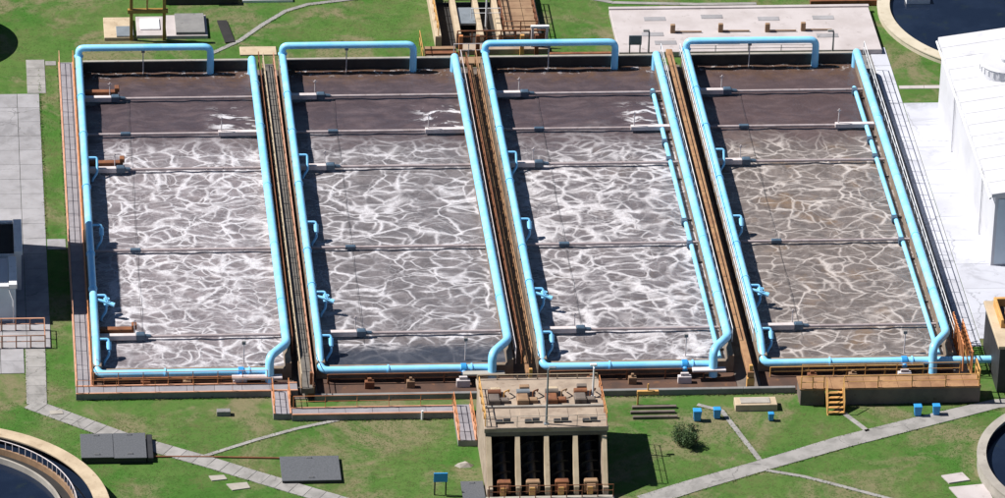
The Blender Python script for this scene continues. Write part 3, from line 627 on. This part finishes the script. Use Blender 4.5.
# ---------------------------------------------------------------- inclined screw pumping station in front
t = thing('pumping_station', 'concrete pumping station with four dark sloping bays between pale fins', 'pumping station', (32, -10.5, 0))
ZD = 4.5; X0, X1 = 27.35, 36.1
part('rear_wall', MB().box(X0, X1, -6.2, -5.7, 0, ZD - .36), 'beige', t)
for xx in (X0, X1 - .4): part('side_wall', MB().xprism([(-6.2, 0), (-6.2, ZD - .36), (-12.6, ZD - .36), (-15.0, .9), (-15.4, .9), (-15.4, 0)], xx, xx + .4), 'beige', t)
part('deck_slab', MB().bbox(X0 - .1, X1 + .1, -12.95, -5.6, ZD - .35, ZD, .03), 'beige', t)
part('deck_beam', MB().box(X0 - .02, X1 + .02, -12.98, -12.6, ZD - .62, ZD - .352), 'deckbrown', t)
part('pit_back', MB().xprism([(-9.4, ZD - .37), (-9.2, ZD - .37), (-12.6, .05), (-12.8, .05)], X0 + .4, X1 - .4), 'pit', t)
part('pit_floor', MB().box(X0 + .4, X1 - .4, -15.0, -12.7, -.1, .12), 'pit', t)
for k in range(5):
    xx = X0 + .2 + k * (X1 - X0 - .4) / 4
    part('fin', MB().xprism([(-12.7, ZD - .62), (-13.02, ZD - .62), (-15.25, .9), (-15.25, .1), (-14.5, .1)], xx - .17 if k < 4 else xx - .15, xx + .17 if k > 0 else xx + .2), 'tanconc', t)
for k in range(4):
    xa = X0 + .2 + (k + .5) * (X1 - X0 - .4) / 4
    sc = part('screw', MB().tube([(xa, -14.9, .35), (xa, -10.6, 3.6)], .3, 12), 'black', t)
    vs = []; fs = []; nseg = 120; a0 = Vector((xa, -14.9, .35)); b0 = Vector((xa, -10.6, 3.6)); ax = (b0 - a0).normalized(); n1 = Vector((1, 0, 0)); n2 = ax.cross(n1)
    for q in range(nseg + 1):
        u = q / nseg; ang = u * 2 * math.pi * 7; rv = n1 * math.cos(ang) + n2 * math.sin(ang); c0 = a0.lerp(b0, u); vs += [c0 + rv * .3, c0 + rv * .68]
    for q in range(nseg): fs.append((2 * q, 2 * q + 1, 2 * q + 3, 2 * q + 2))
    part('screw_blade', MB().add(vs, fs, True), 'black', sc)
    part('motor_housing', MB().bbox(xa - .5, xa + .5, -15.05, -14.55, .3, 1.25, .06).tube([(xa - .3, -15.1, .8), (xa + .3, -15.1, .8)], .26, 10), ['rust', 'ductbrown'][k % 2], t)
    part('bearing', MB().bbox(xa - .28, xa + .12, -15.35, -15.05, .3, .95, .04), 'tan', t)
    part('drive', MB().bbox(xa - .45, xa + .05, -12.3, -12.0, ZD, ZD + .25, .05).tube([(xa + .1, -12.1, ZD + .2), (xa + .6, -12.1, ZD + .2)], .14, 10), 'black', t)
    part('gear_case', MB().bbox(xa - .75, xa + .1, -9.6, -8.6, ZD, ZD + .45, .08).bbox(xa + .15, xa + .75, -9.4, -8.9, ZD, ZD + .3, .06), ['deckbrown', 'ductbrown', 'rust', 'deckbrown'][k], t)
    part('motor', MB().tube([(xa - .7, -8.2, ZD + .28), (xa + .25, -8.2, ZD + .28)], .24, 12), ['rust', 'greypanel', 'deckbrown', 'rust'][k], t)
    part('pipework', MB().tube([(xa + .45, -8.6, ZD), (xa + .45, -8.6, ZD + .55), (xa + .85, -8.3, ZD + .55), (xa + .85, -7.8, ZD + .1)], .06, 6, bend=.1), ['tan', 'rust', 'ductbrown', 'rust'][k], t)
    part('hatch', MB().bbox(xa - .7, xa + .7, -11.5, -10.2, ZD, ZD + .04, .01), 'beige', t)
    part('cabinet', MB().bbox(xa - .45, xa + .25, -8.0, -7.6, ZD, ZD + (.6 if k % 2 else .4), .03), ['tanconc', 'ductbrown', 'tanconc', 'deckbrown'][k], t)
part('deck_kerb', MB().bbox(X0, X1, -10.05, -9.85, ZD, ZD + .16, .03), 'conc', t)
part('front_beam', MB().bbox(X0 - .1, X1 + .35, -16.0, -15.42, 0, .32, .03), 'conc', t)
part('base_slab', MB().bbox(X0 - .25, X1 + .45, -17.2, -15.2, 0, .12, .03), 'conc', t)
railing('rust railing along the foot of the pumping station', [(X0 + .1, -15.7), (X1 + .3, -15.7)], 'rust', .32, h=1.0, spacing=1.1)
railing('pale railing along the back of the pumping station deck', [(X0, -5.8), (X1, -5.8)], 'tanconc', ZD, h=.4, spacing=1.5, r=.04)
railing('tan railing down the left side of the pumping station deck', [(X0, -7.15), (X0, -12.6)], 'tan', ZD, h=1.0, spacing=1.1, r=.045)
railing('thin pale railing along the deck edge above the dark bays', [(X0 + .1, -12.8), (X1, -12.8)], 'conc', ZD, h=.9, spacing=2.1, r=.022)
railing('thin rust railing down the right side of the pumping station deck', [(X1, -7.15), (X1, -12.7)], 'orange', ZD, h=1.0, spacing=1.6, r=.03)
def lamp(label, x, y, z, h, arm=(0.0, 0.0), mat='greypanel'):
    t = thing('lamp_post', label, 'lamp post', (x, y, z), 'lamp posts')
    part('base_plate', MB().bbox(x - .16, x + .16, y - .16, y + .16, z, z + .06, .01), mat, t)
    part('pole', MB().tube([(x, y, z), (x, y, z + h)], .075, 8, rs=[.085, .06]), mat, t)
    part('arm', MB().tube([(x, y, z + h - .05), (x + arm[0], y + arm[1], z + h + .12)], .04, 6), mat, t)
    part('lamp_head', MB().bbox(x + arm[0] - .25, x + arm[0] + .25, y + arm[1] - .12, y + arm[1] + .12, z + h + .05, z + h + .2, .04), mat, t)
lamp('tall grey lamp post at the front of the pumping station deck', 31.75, -12.4, ZD, 4.5, (.3, 0))
lamp('short pale lamp post at the right back of the pumping station', 35.5, -8.6, ZD, 2.4, (.0, .3), 'white')
lamp('pale lamp post rising among the back channels', 33.75, 60.2, .5, 4.2, (.3, .1), 'white')
lamp('short pale lamp post left of the rightmost basin', 61.9, 54.6, 0.5, 2.2, (-.25, 0), 'concgrey')
lamp('short pale lamp post behind the third basin', 46.7, 55.0, .5, 2.2, (-.25, 0), 'concgrey')

# ---------------------------------------------------------------- lawn furniture in front
def cover(label, x0, x1, y0, y1, h, n):
    t = thing('cover_box', label, 'cover', (x0, y0, 0)); d = (x1 - x0) / n
    part('frame', MB().box(x0 + .04, x1 - .04, y0 + .04, y1 - .04, 0, h - .05), 'black', t)
    for k in range(n): part('panel', MB().bbox(x0 + d * k + .012, x0 + d * (k + 1) - .012, y0 - (.15 if k == n - 1 and n > 1 else 0), y1, h - .048, h + .01 * k, .02), 'felt', t)
    hm = MB().tube([(-.18, 0, 0), (-.18, 0, .1), (.18, 0, .1), (.18, 0, 0)], .025, 5, bend=.04).data('handle', M['concgrey'])
    for k in range(n):
        for yy in (y0 + .35, y1 - .35): inst('handle', hm, t, (x0 + d * (k + .5), yy, h + .01 * k))
    return t
t = cover('dark grey felt covered box of two panels over the diagonal path', -1.5, 3.25, -9.2, -5.75, .55, 2)
part('end_panel', MB().bbox(3.28, 3.72, -9.15, -5.75, .0, .42, .03), 'black', t)
cover('single dark grey felt covered box on the lawn', 12.8, 17.1, -12.6, -9.1, .3, 1)
cover('dark grey felt covered box left of the pumping station foot', 25.6, 27.25, -16.6, -13.2, .35, 1)
cover('long dark grey felt roof at the upper left edge', 7.4, 13.6, 66.6, 69.5, .6, 3)
single('pipe', MB().tube([(3.7, -8.4, .08), (8, -8.6, .08), (12.85, -8.95, .08)], .065, 8), 'rust', 'rusty brown pipe on the lawn between two dark covers', 'pipe', (8, -8.6, 0))
def signboard(label, x, y, mat, w=1.0, hh=.62, leg=1.25, pm='black'):
    t = thing('signboard', label, 'sign', (x, y, 0))
    part('board', MB().bbox(x - w / 2, x + w / 2, y - .05, y + .05, leg - .1, leg + hh, .015), mat, t)
    for s in (-1, 1): part('leg', MB().box(x + s * (w / 2 - .1) - .05, x + s * (w / 2 - .1) + .05, y + .055, y + .15, 0, leg + hh - .1), pm, t)
signboard('small blue board on two dark legs on the lawn', 24.05, -14.6, 'bin')
signboard('grey board on two legs at the slab edge behind the third basin', 45.65, 55.6, 'greypanel', 1.05, .75, 1.35, 'concgrey')
def wheelie(label, x, y, sc=1.0, tilt=0.0):
    sc *= .82; t = thing('waste_bin', label, 'bin', (x, y, 0), 'blue bins on the lawn'); w, d, h = .34 * sc, .30 * sc, .95 * sc
    vs = [(-w * .8, -d * .8, .06), (w * .8, -d * .8, .06), (w * .8, d * .8, .06), (-w * .8, d * .8, .06), (-w, -d, h), (w, -d, h), (w, d, h), (-w, d, h)]
    part('body', MB().add([(x + a, y + b, c) for a, b, c in vs], [(3, 2, 1, 0), (4, 5, 6, 7), (0, 1, 5, 4), (1, 2, 6, 5), (2, 3, 7, 6), (3, 0, 4, 7)]), 'bin', t)
    part('lid', MB().bbox(x - w * 1.08, x + w * 1.08, y - d * 1.1, y + d * 1.08, h + .003, h + .1, .04), 'bin', t)
    for s in (-1, 1): part('wheel', MB().tube([(x + s * w * .62, y + d * .8, .09), (x + s * w * .86, y + d * .8, .09)], .09, 10), 'black', t)
wheelie('blue bin left of the narrow gutter, beside the small shrub', 43.8, -4.4, 1.05)
wheelie('blue bin standing on the narrow gutter, right of its twin', 45.3, -4.1, .95)
wheelie('narrow blue bin before the concrete chamber', 49.25, -4.6, .72)
wheelie('blue bin by the path before the platform, left of two', 60.2, -4.25, 1.0)
wheelie('blue bin by the path before the platform, right of two', 61.6, -4.15, .95)
# concrete chamber with shadow, small pads, timber sleepers
t = thing('chamber', 'pale concrete chamber lid in front of the third gap', 'chamber', (48.5, -2.6, 0))
part('body', MB().bbox(46.8, 49.9, -3.2, -2.0, 0, .55, .03), 'tanconc', t); part('lid', MB().bbox(47.2, 49.4, -3.0, -2.2, .55, .62, .02), 'conc', t)
single('concrete_pad', MB().bbox(15.1, 18.1, -3.2, -2.05, 0, .08, .02), 'tanconc', 'pale concrete pad below the brown walkway end', 'pad', (16.5, -2.6, 0))
single('concrete_pad', MB().bbox(8.6, 9.6, -2.6, -2.1, 0, .4, .03), 'concgrey', 'small grey block against the left front walkway', 'pad', (9, -2.3, 0))
single('concrete_pad', MB().prism([(-3.6, -1.5), (-2.7, -1.45), (-2.6, -1.95), (-3.5, -2.05)], 0, .12), 'conc', 'small pale slab beside the bend of the left path', 'pad', (-3.1, -1.7, 0))
single('concrete_pad', MB().prism([(7.6, -11.3), (8.7, -11.2), (8.9, -11.8), (7.8, -12.0)], 0, .08), 'conc', 'pale slab on the lawn right of the double felt box', 'pad', (8.2, -11.6, 0))
single('concrete_pad', MB().prism([(8.8, -12.5), (10.3, -12.3), (10.5, -13.1), (9.2, -13.4)], 0, .08), 'conc', 'larger pale slab on the lawn close to the diagonal path', 'pad', (9.6, -12.8, 0))
single('concrete_pad', MB().prism([(60.6, -13.2), (62.2, -12.8), (62.6, -13.9), (61.0, -14.3)], 0, .1), 'slab', 'upper pinkish slab beside the lower right round tank', 'pad', (61.6, -13.5, 0))
single('concrete_pad', MB().prism([(60.9, -14.9), (63.6, -14.5), (64.0, -18), (62.0, -18.6)], 0, .1), 'slab', 'lower pinkish slab beside the lower right round tank', 'pad', (62.6, -16, 0))
single('rock', MB().add([(26.1 + dx, -10.4 + dy, z) for dx, dy, z in ((-.7, 0, 0), (-.3, -.35, 0), (.5, -.3, 0), (.75, .05, 0), (.3, .4, 0), (-.4, .35, 0), (-.3, -.1, .25), (.3, -.1, .3), (.1, .2, .26))],
       [(0, 1, 6), (1, 2, 7, 6), (2, 3, 7), (3, 4, 8, 7), (4, 5, 8), (5, 0, 6, 8), (6, 7, 8)]), 'conc', 'pale flat stone on bare ground below the wide ramp', 'rock', (26.1, -10.4, 0))
for k, (xa, ya) in enumerate(((39.2, -2.5), (39.0, -3.25), (39.1, -4.0))):
    single('timber_sleeper', MB().bbox(xa, xa + 3.3, ya - .13, ya + .13, 0, .22, .02), 'deckbrown', ['dark sleeper on the lawn, nearest the basin wall of three', 'middle dark sleeper of three on the lawn', 'dark sleeper on the lawn, farthest from the basin wall of three'][k], 'sleeper', (xa, ya, 0), 'sleepers on the lawn')
t = thing('valve_stand', 'yellow valve stand on the wall before the third basin', 'valve', (40.4, -1.9, 0))
part('beam', MB().bbox(39.6, 41.2, -2.05, -1.8, .9, 1.2, .03), 'tan', t); part('stem', MB().tube([(40.4, -1.92, 1.2), (40.4, -1.92, 1.75)], .06, 8), 'tan', t); part('leg', MB().box(39.62, 39.74, -2.0, -1.85, 0, .9), 'tan', t)
def shrub(label, x, y, h, r, n):
    t = thing('shrub', label, 'shrub', (x, y, 0)); st = MB()
    for k in range(6):
        a = k * 1.05; st.tube([(x, y, 0), (x + .3 * r * math.cos(a), y + .3 * r * math.sin(a), h * .5), (x + .65 * r * math.cos(a), y + .65 * r * math.sin(a), h * .85)], .04, 5, rs=[.05, .035, .012])
    part('stem', st, 'trunk', t); lf = MB(); cl = [(rng.normal(0, .4 * r), rng.normal(0, .4 * r), h * rng.uniform(.35, .95), rng.uniform(.18, .4) * r) for _ in range(14)]
    for k in range(n):
        cx, cy, cz, cr = cl[k % 14]; d = rng.normal(size=3); d /= np.linalg.norm(d); p = Vector((x + cx, y + cy, cz)) + Vector(d) * cr * rng.uniform(.5, 1.1); p.z = max(.04, p.z)
        q = Vector(rng.normal(size=3)).normalized(); e = Vector(rng.normal(size=3)).cross(q).normalized(); s = rng.uniform(.03, .075)
        lf.add([p - q * s, p + e * s * .5, p + q * s, p - e * s * .5], [(0, 1, 2, 3)])
    part('crown', lf, 'leaf', t)
shrub('small dark green shrub alone on the lawn right of the pumping station', 42.8, -8.0, .95, 1.3, 6500)
shrub('tiny green shrub on the lawn beside the left blue bin', 43.3, -5.9, .5, .5, 250)

# ---------------------------------------------------------------- round settling tanks
def round_tank(label, cx, cy, r, z, rim, rim_mat, wl, inner=None):
    t = thing('settling_tank', label, 'tank', (cx, cy, 0), 'round settling tanks')
    part('wall', MB().ring(cx, cy, r - .35, r, -.2, z - .1, 128), rim_mat, t); part('rim', MB().ring(cx, cy, r - rim, r + .06, z - .098, z, 128), rim_mat, t)
    o = bpy.data.objects.new('water', MB().disc(cx, cy, r - .36, wl, 128).data('water', M['water'])); COL.objects.link(o); o['kind'] = 'structure'
    if inner:
        part('launder', MB().ring(cx, cy, inner - .08, inner + .08, wl - .1, wl + .45, 128), 'conc', t)
        part('launder', MB().ring(cx, cy, inner + .95, inner + 1.1, wl - .1, wl + .55, 128), 'ductbrown', t)
        part('trough', MB().ring(cx, cy, inner + .082, inner + .948, wl + .02, wl + .06, 128), 'pit', t)
        rm = MB().tube([(0, 0, 0), (0, 0, .7)], .035, 5).data('baluster', M['beam'])
        for k in range(110):
            a = 2 * math.pi * k / 110; inst('baluster', rm, t, (cx + (inner + 1.02) * math.cos(a), cy + (inner + 1.02) * math.sin(a), wl + .5))
        for rr, zz in ((inner + 1.02, wl + 1.2),): part('top_rail', MB().tube([(cx + rr * math.cos(2 * math.pi * k / 96), cy + rr * math.sin(2 * math.pi * k / 96), zz) for k in range(97)], .04, 6, caps=False), 'beam', t)
    return t
t = round_tank('round settling tank with tan rim at the lower left corner', -12.15, -18.1, 12.45, 1.6, 1.05, 'tanconc', .9, 9.1)
t = round_tank('round settling tank with pale rim at the lower right corner', 73.05, -13.05, 9.7, 1.0, .62, 'conc', .45)
t = round_tank('large round settling tank with wide pale rim behind the white building', 78.8, 62.7, 11.85, .5, 1.0, 'rim', .15)
part('scum_box', MB().bbox(69.6, 71.6, 64.9, 66.0, .05, .6, .03), 'white', t)
round_tank('round pale tank cut by the left edge at the upper left', -11.9, 60.3, 5.0, 2.5, .5, 'white', 2.1)

# ---------------------------------------------------------------- things behind the basins
t = thing('hoist_gantry', 'mustard steel hoist gantry behind the leftmost basin', 'gantry', (5.85, 60.1, 0))
for xx in (4.5, 7.2): part('post', MB().box(xx - .13, xx + .13, 59.95, 60.2, 0, 4.6), 'mustard', t)
part('crossbeam', MB().box(4.2, 7.5, 59.9, 60.25, 2.5, 2.82).box(4.2, 7.5, 59.9, 60.25, 4.4, 4.7), 'mustard', t)
part('hoist', MB().tube([(5.8, 60.05, 2.82), (5.8, 60.05, 4.4)], .07, 8), 'tan', t)
t = thing('plinth', 'pale concrete plinth with grey hatch left under the gantry', 'plinth', (3.5, 62, 0)); part('slab', MB().bbox(2.3, 4.72, 60.0, 63.8, 0, .3, .03), 'tanconc', t); part('hatch', MB().bbox(3.3, 4.7, 60.05, 61.9, .3, .42, .02), 'greypanel', t)
t = thing('plinth', 'pale concrete plinth with white lid behind the gantry posts', 'plinth', (6.1, 62, 0)); part('slab', MB().bbox(4.98, 7.25, 60.35, 63.9, 0, .3, .03), 'slab', t); part('lid', MB().bbox(5.3, 6.9, 61.3, 63.3, .3, .42, .02), 'white', t)
t = thing('plinth', 'concrete plinth with broad grey panel right of the gantry', 'plinth', (9, 62, 0)); part('slab', MB().bbox(7.42, 10.8, 60.2, 64.1, 0, .3, .03), 'slab', t); part('panel', MB().bbox(8.2, 10.6, 60.35, 63.9, .3, .55, .02), 'concgrey', t)
single('black_strip', MB().prism([(11.7, 63.4), (12.5, 63.4), (13.0, 59.4), (12.2, 59.2)], 0, .12), 'pit', 'narrow black strip beside the thin curved path', 'cover', (12.3, 61.3, 0))  # thin black slab lying on the ground
single('concrete_pad', MB().bbox(14.0, 18.2, 66.9, 68.5, 0, .25, .03), 'white', 'white pad at the top edge beside the felt roof', 'pad', (16, 67.6, 0))
single('concrete_pad', MB().bbox(13.3, 16.3, 56.9, 58.4, 0, .12, .02), 'tanconc', 'pinkish pad behind the gap between the two leftmost basins', 'pad', (15, 57.6, 0))
# channel works behind second and third basins
t = thing('channel_works', 'concrete channel works with dark open channels behind second and third basins', 'channel', (33, 60, 0))
for k, (xa, xb, ya, yb, zt) in enumerate(((29.4, 29.9, 57.9, 68, 1.1), (31.15, 31.55, 58.2, 66.4, 1.2), (33.0, 33.4, 57.9, 66.4, 1.2), (34.6, 35.0, 57.9, 66.4, 1.2))): part('channel_wall', MB().bbox(xa, xb, ya, yb, -.2, zt, .03), 'tanconc', t)
part('channel_floor', MB().box(29.9, 34.6, 57.9, 66.4, -.1, .08), 'pit', t)
part('cover_panel', MB().bbox(31.57, 32.98, 60.6, 63.6, .75, .95, .03), 'greypanel', t)
part('cover_panel', MB().bbox(29.92, 31.13, 65.6, 66.4, .8, 1.0, .03), 'deckbrown', t); part('cover_panel', MB().bbox(31.57, 34.58, 65.2, 66.4, .8, 1.0, .03), 'deckbrown', t)
rowp = MB().bbox(.02, .93, .02, 1.36, 0, .1, .015).data('deck_slab', M['ductbrown'])
part('deck_base', MB().box(35.02, 37.95, 58.6, 66.4, -.1, .85), 'beige', t)
for a_ in range(3):
    for b_ in range(5): inst('deck_slab', rowp, t, (35.1 + a_ * .95, 59.1 + b_ * 1.4, .852))
part('side_edge', MB().box(37.97, 38.25, 58.3, 67, -.1, .8), 'black', t)
for k in range(3): part('stop_log', MB().bbox(28.4, 31.0, 55.0 + k * .85, 55.5 + k * .85, .1, .55, .03), ['deckbrown', 'rust', 'ductbrown'][k], t)
for k, (xa, mt) in enumerate(((31.35, 'orange'), (32.75, 'rust'), (36.4, 'tan'), (37.6, 'rust'))): part('gate_post', MB().box(xa - .16, xa + .16, 56.2, 56.5, 0, 1.9), mt, t)
part('sill', MB().bbox(31.1, 38.5, 54.4, 55.6, 0, .35, .03), 'ductbrown', t); part('sill', MB().bbox(31.3, 38.6, 56.6, 57.7, 0, .5, .03), 'beige', t)
single('stop_log_rack', MB().bbox(38.6, 43.7, 54.6, 54.95, 0, .55, .03).bbox(38.6, 43.7, 55.2, 55.55, 0, .7, .03), 'rust', 'rusty rack of long timbers behind the third basin', 'rack', (41, 55, 0))
t = thing('gate_frame', 'pale gate frame with rust door behind the third basin', 'gate', (37.9, 57, 0))
for xx in (37.3, 38.5): part('post', MB().box(xx - .1, xx + .1, 56.9, 57.15, 0, 2.2), 'beam', t)
part('lintel', MB().box(37.15, 38.65, 56.88, 57.17, 2.2, 2.4), 'white', t); part('door', MB().bbox(37.45, 38.35, 56.95, 57.05, .3, 1.7, .02), 'rust', t)
railing('pale railing at the back of the gap between second and third basins', [(30.6, 54.2), (33.0, 54.2)], 'beam', 1.0, h=1.2, spacing=1.2)
railing('tan post rail left of the stop logs behind the second basin', [(28.1, 54.4), (28.1, 58)], 'tan', .2, h=1.4, spacing=1.8)
railing('rust railing round the slab deck behind the third basin', [(35.1, 66.2), (35.1, 58.8), (37.9, 58.8), (37.9, 66.2)], 'rust', .95, h=1.0, spacing=1.2, r=.05)
railing('tan railing on the left wall of the back channels', [(29.65, 67), (29.65, 58)], 'tan', 1.1, h=.9, spacing=1.5, r=.045)
railing('rust railing in front of the back channels', [(31.2, 57.8), (38.4, 57.8)], 'rust', .5, h=1.1, spacing=1.2, r=.06)
railing('thin white rail over the back channels', [(32.6, 61.0), (35.0, 61.0)], 'white', 1.2, h=.9, spacing=1.2)
# pale covered tank roof at the upper right
t = thing('covered_tank', 'pale flat concrete roof of a covered tank behind the rightmost basins', 'tank', (55, 60, 0))
part('roof_slab', MB().bbox(44.4, 66.2, 55.75, 64.0, 0, .5, .04), 'slab', t)
part('kerb', MB().bbox(44.36, 66.24, 63.7, 64.1, .5, .62, .02), 'slab', t)
for k, (xx, yy) in enumerate(((48.0, 61.9), (52.8, 62.2), (57.5, 61.7), (62.1, 61.8), (47.5, 59.0), (48.4, 57.4), (62.0, 58.4), (53.6, 57.3))): part('hatch', MB().bbox(xx - .9, xx + .9, yy - .35, yy + .35, .5, .535, .01), 'pave', t)
for k, (xx, yy) in enumerate(((49.2, 59.3), (53.2, 59.35), (57.1, 59.3), (60.1, 59.4))):
    v = part('vent', MB().bbox(xx - .19, xx + .19, yy - .15, yy + .15, .5, 1.25, .03), 'ductbrown', t)
    part('vent_shadow_bar', MB().tube([(xx + .2, yy - .05, .62), (xx + 2.4, yy - .05, .6)], .07, 6), 'ductbrown', v)  # thin brown bar standing in for the vent's cast shadow
railing('pale rail along the front of the pale tank roof', [(49.6, 55.6), (60.5, 55.6)], 'beam', .5, h=.6, spacing=2.7)
single('pipe_rack', MB().bbox(61.5, 67.5, 65.0, 65.6, 0, .5, .03), 'rust', 'long brown timber behind the pale tank roof', 'timber', (64, 65.3, 0))

# ---------------------------------------------------------------- buildings right and left
t = thing('industrial_building', 'white flat roofed building on the right with round roof vent', 'building', (75, 32, 0))
BX, BY0, BY1, BH = 69.35, 18.8, 45.7, 6.4
part('wall', MB().box(BX, 2 * 84 - BX, BY0, BY1, 0, BH - .36), 'roofwhite', t)
part('front_shade_sheet', MB().box(BX + .25, 94.9, BY0 - .06, BY0 - .002, .2, BH - .6), 'shadeblue', t)  # sheet carrying the shaded front's blue grey tint
npn = 14; dd = (BY1 - BY0 + .5) / npn; RS = .15; XR = 84.0
zr = lambda x: BH + RS * (x - BX) if x < XR else BH + RS * (2 * XR - BX - x)
prof = [(BX - .35, -.3), (BX - .35, 0), (XR, zr(XR) - zr(BX - .35)), (2 * XR - BX + .35, 0), (2 * XR - BX + .35, -.3), (XR, zr(XR) - zr(BX - .35) - .3)]
pmb = MB(); n_ = len(prof)
pmb.add([(px - BX, .02, pz) for px, pz in prof] + [(px - BX, dd - .02, pz) for px, pz in prof], [tuple(range(n_)), tuple(range(n_, 2 * n_))[::-1]] + [((k + 1) % n_, k, k + n_, (k + 1) % n_ + n_) for k in range(n_)])
pm = pmb.data('roof_panel', M['roofwhite'])
for k in range(npn): inst('roof_panel', pm, t, (BX, BY0 - .25 + dd * k, zr(BX - .35)))
gb = [(BX, BH - .36), (2 * XR - BX, BH - .36), (XR, zr(XR) - .31)]
for yy in (BY0, BY1 - .3): part('gable', MB().add([(px, yy, pz) for px, pz in gb] + [(px, yy + .3, pz) for px, pz in gb], [(0, 1, 2), (5, 4, 3), (0, 3, 4, 1), (1, 4, 5, 2), (2, 5, 3, 0)]), 'roofwhite', t)
wp = MB().box(0, 1.6, -.04, 0, 0, 1.5)
for k in range(6):
    wd = part('window', MB().box(BX + 1.0 + k * 2.6, BX + 2.7 + k * 2.6, BY0 - .14, BY0 - .062, 2.6, 4.3), 'white', t); part('pane', MB().box(BX + 1.1 + k * 2.6, BX + 2.6 + k * 2.6, BY0 - .17, BY0 - .142, 2.7, 4.2), 'glass', wd)
part('gutter', MB().tube([(BX - .45, BY0 - .2, BH - .42), (BX - .45, BY1 + .2, BH - .42)], .09, 8), 'white', t)
for yy in (24, 38): part('downpipe', MB().tube([(BX - .45, yy, BH - .45), (BX - .12, yy, BH - .9), (BX - .12, yy, .1)], .06, 6), 'white', t)
VX, VY = 73.2, 38.6; VZ = zr(VX)
v = part('roof_vent', MB().cyl(VX, VY, 2.0, VZ - .4, VZ + .75, 48), 'roofwhite', t)
part('vent_cap', MB().cyl(VX, VY, 2.1, VZ + .752, VZ + .9, 48, 1.9).cyl(VX, VY, .5, VZ + .9, VZ + 1.15, 16), 'roofwhite', v)
for q in range(14):
    a = math.pi + q * .235; part('louvre', MB().bbox(VX + 2.0 * math.cos(a) - .07, VX + 2.0 * math.cos(a) + .07, VY + 2.02 * math.sin(a) - .05, VY + 2.02 * math.sin(a) + .05, VZ + .2, VZ + .62, .01), 'white', v)
t = thing('low_building', 'low flat roofed block with tan framed opening at the right edge', 'building', (70, 3, 0))
part('wall', MB().box(66.65, 80, -1.0, 5.6, 0, 3.75), 'black', t)  # near black walls: the front's shade put into their colour
part('roof', MB().bbox(66.5, 80.2, -1.2, 5.9, 3.752, 4.0, .03), 'tanconc', t)
part('opening_frame', MB().bbox(67.1, 67.3, 1.6, 5.2, 4.002, 4.7, .03).bbox(67.3, 80, 4.9, 5.2, 4.002, 4.7, .03).bbox(67.3, 80, 1.6, 1.85, 4.002, 4.4, .03), 'tan', t)
part('opening_floor', MB().box(67.31, 79.9, 1.86, 4.89, 4.002, 4.03), 'deckbrown', t)
part('roof_box', MB().bbox(67.7, 68.8, 2.6, 3.6, 4.03, 4.5, .03), 'salmon', t)
t = thing('annex_building', 'low white annex with roof painted shadow dark at the left edge', 'building', (-7, 19, 0))
part('wall', MB().box(-14, -5.3, 17.2, 22.2, 0, 3.1), 'white', t); part('roof', MB().bbox(-13.9, -5.85, 17.4, 22.0, 3.1, 3.2, .02), 'pit', t)  # black roof colour stands in for the tower's shadow on it
part('parapet', MB().bbox(-5.84, -5.2, 17.1, 22.3, 3.1, 3.45, .03), 'white', t); part('parapet', MB().bbox(-14, -5.86, 22.02, 22.35, 3.1, 3.35, .03), 'white', t)
part('shadow_tower_wall', MB().box(-18, -8.4, 14.4, 25.2, 0, 13.0), 'white', t); part('shadow_tower_roof', MB().bbox(-18.2, -8.3, 14.2, 25.4, 13.002, 13.3, .03), 'concgrey', t)  # tower out of view, added and sized to cast a shadow
t = thing('annex_building', 'small white annex with shade tinted blue grey front at the left edge', 'building', (-7, 14, 0))
part('wall', MB().box(-14, -5.8, 12.3, 16.6, 0, 2.9), 'shadeblue', t); part('roof', MB().bbox(-14, -6.32, 12.2, 16.7, 2.9, 3.1, .02), 'roofwhite', t); part('parapet', MB().bbox(-6.3, -5.7, 12.2, 16.7, 2.9, 3.25, .03), 'white', t)
part('downpipe', MB().tube([(-6.3, 12.2, 2.8), (-6.0, 12.0, 2.0), (-6.0, 12.0, 0)], .06, 6), 'white', t)
railing('pinkish railing on the pavement at the lower left edge', [(-8, 10.9), (-3.7, 10.9), (-3.7, 8.2), (-8, 8.2)], 'salmon', .05, h=1.0, spacing=1.1, r=.05)

scn.render.engine = 'CYCLES'
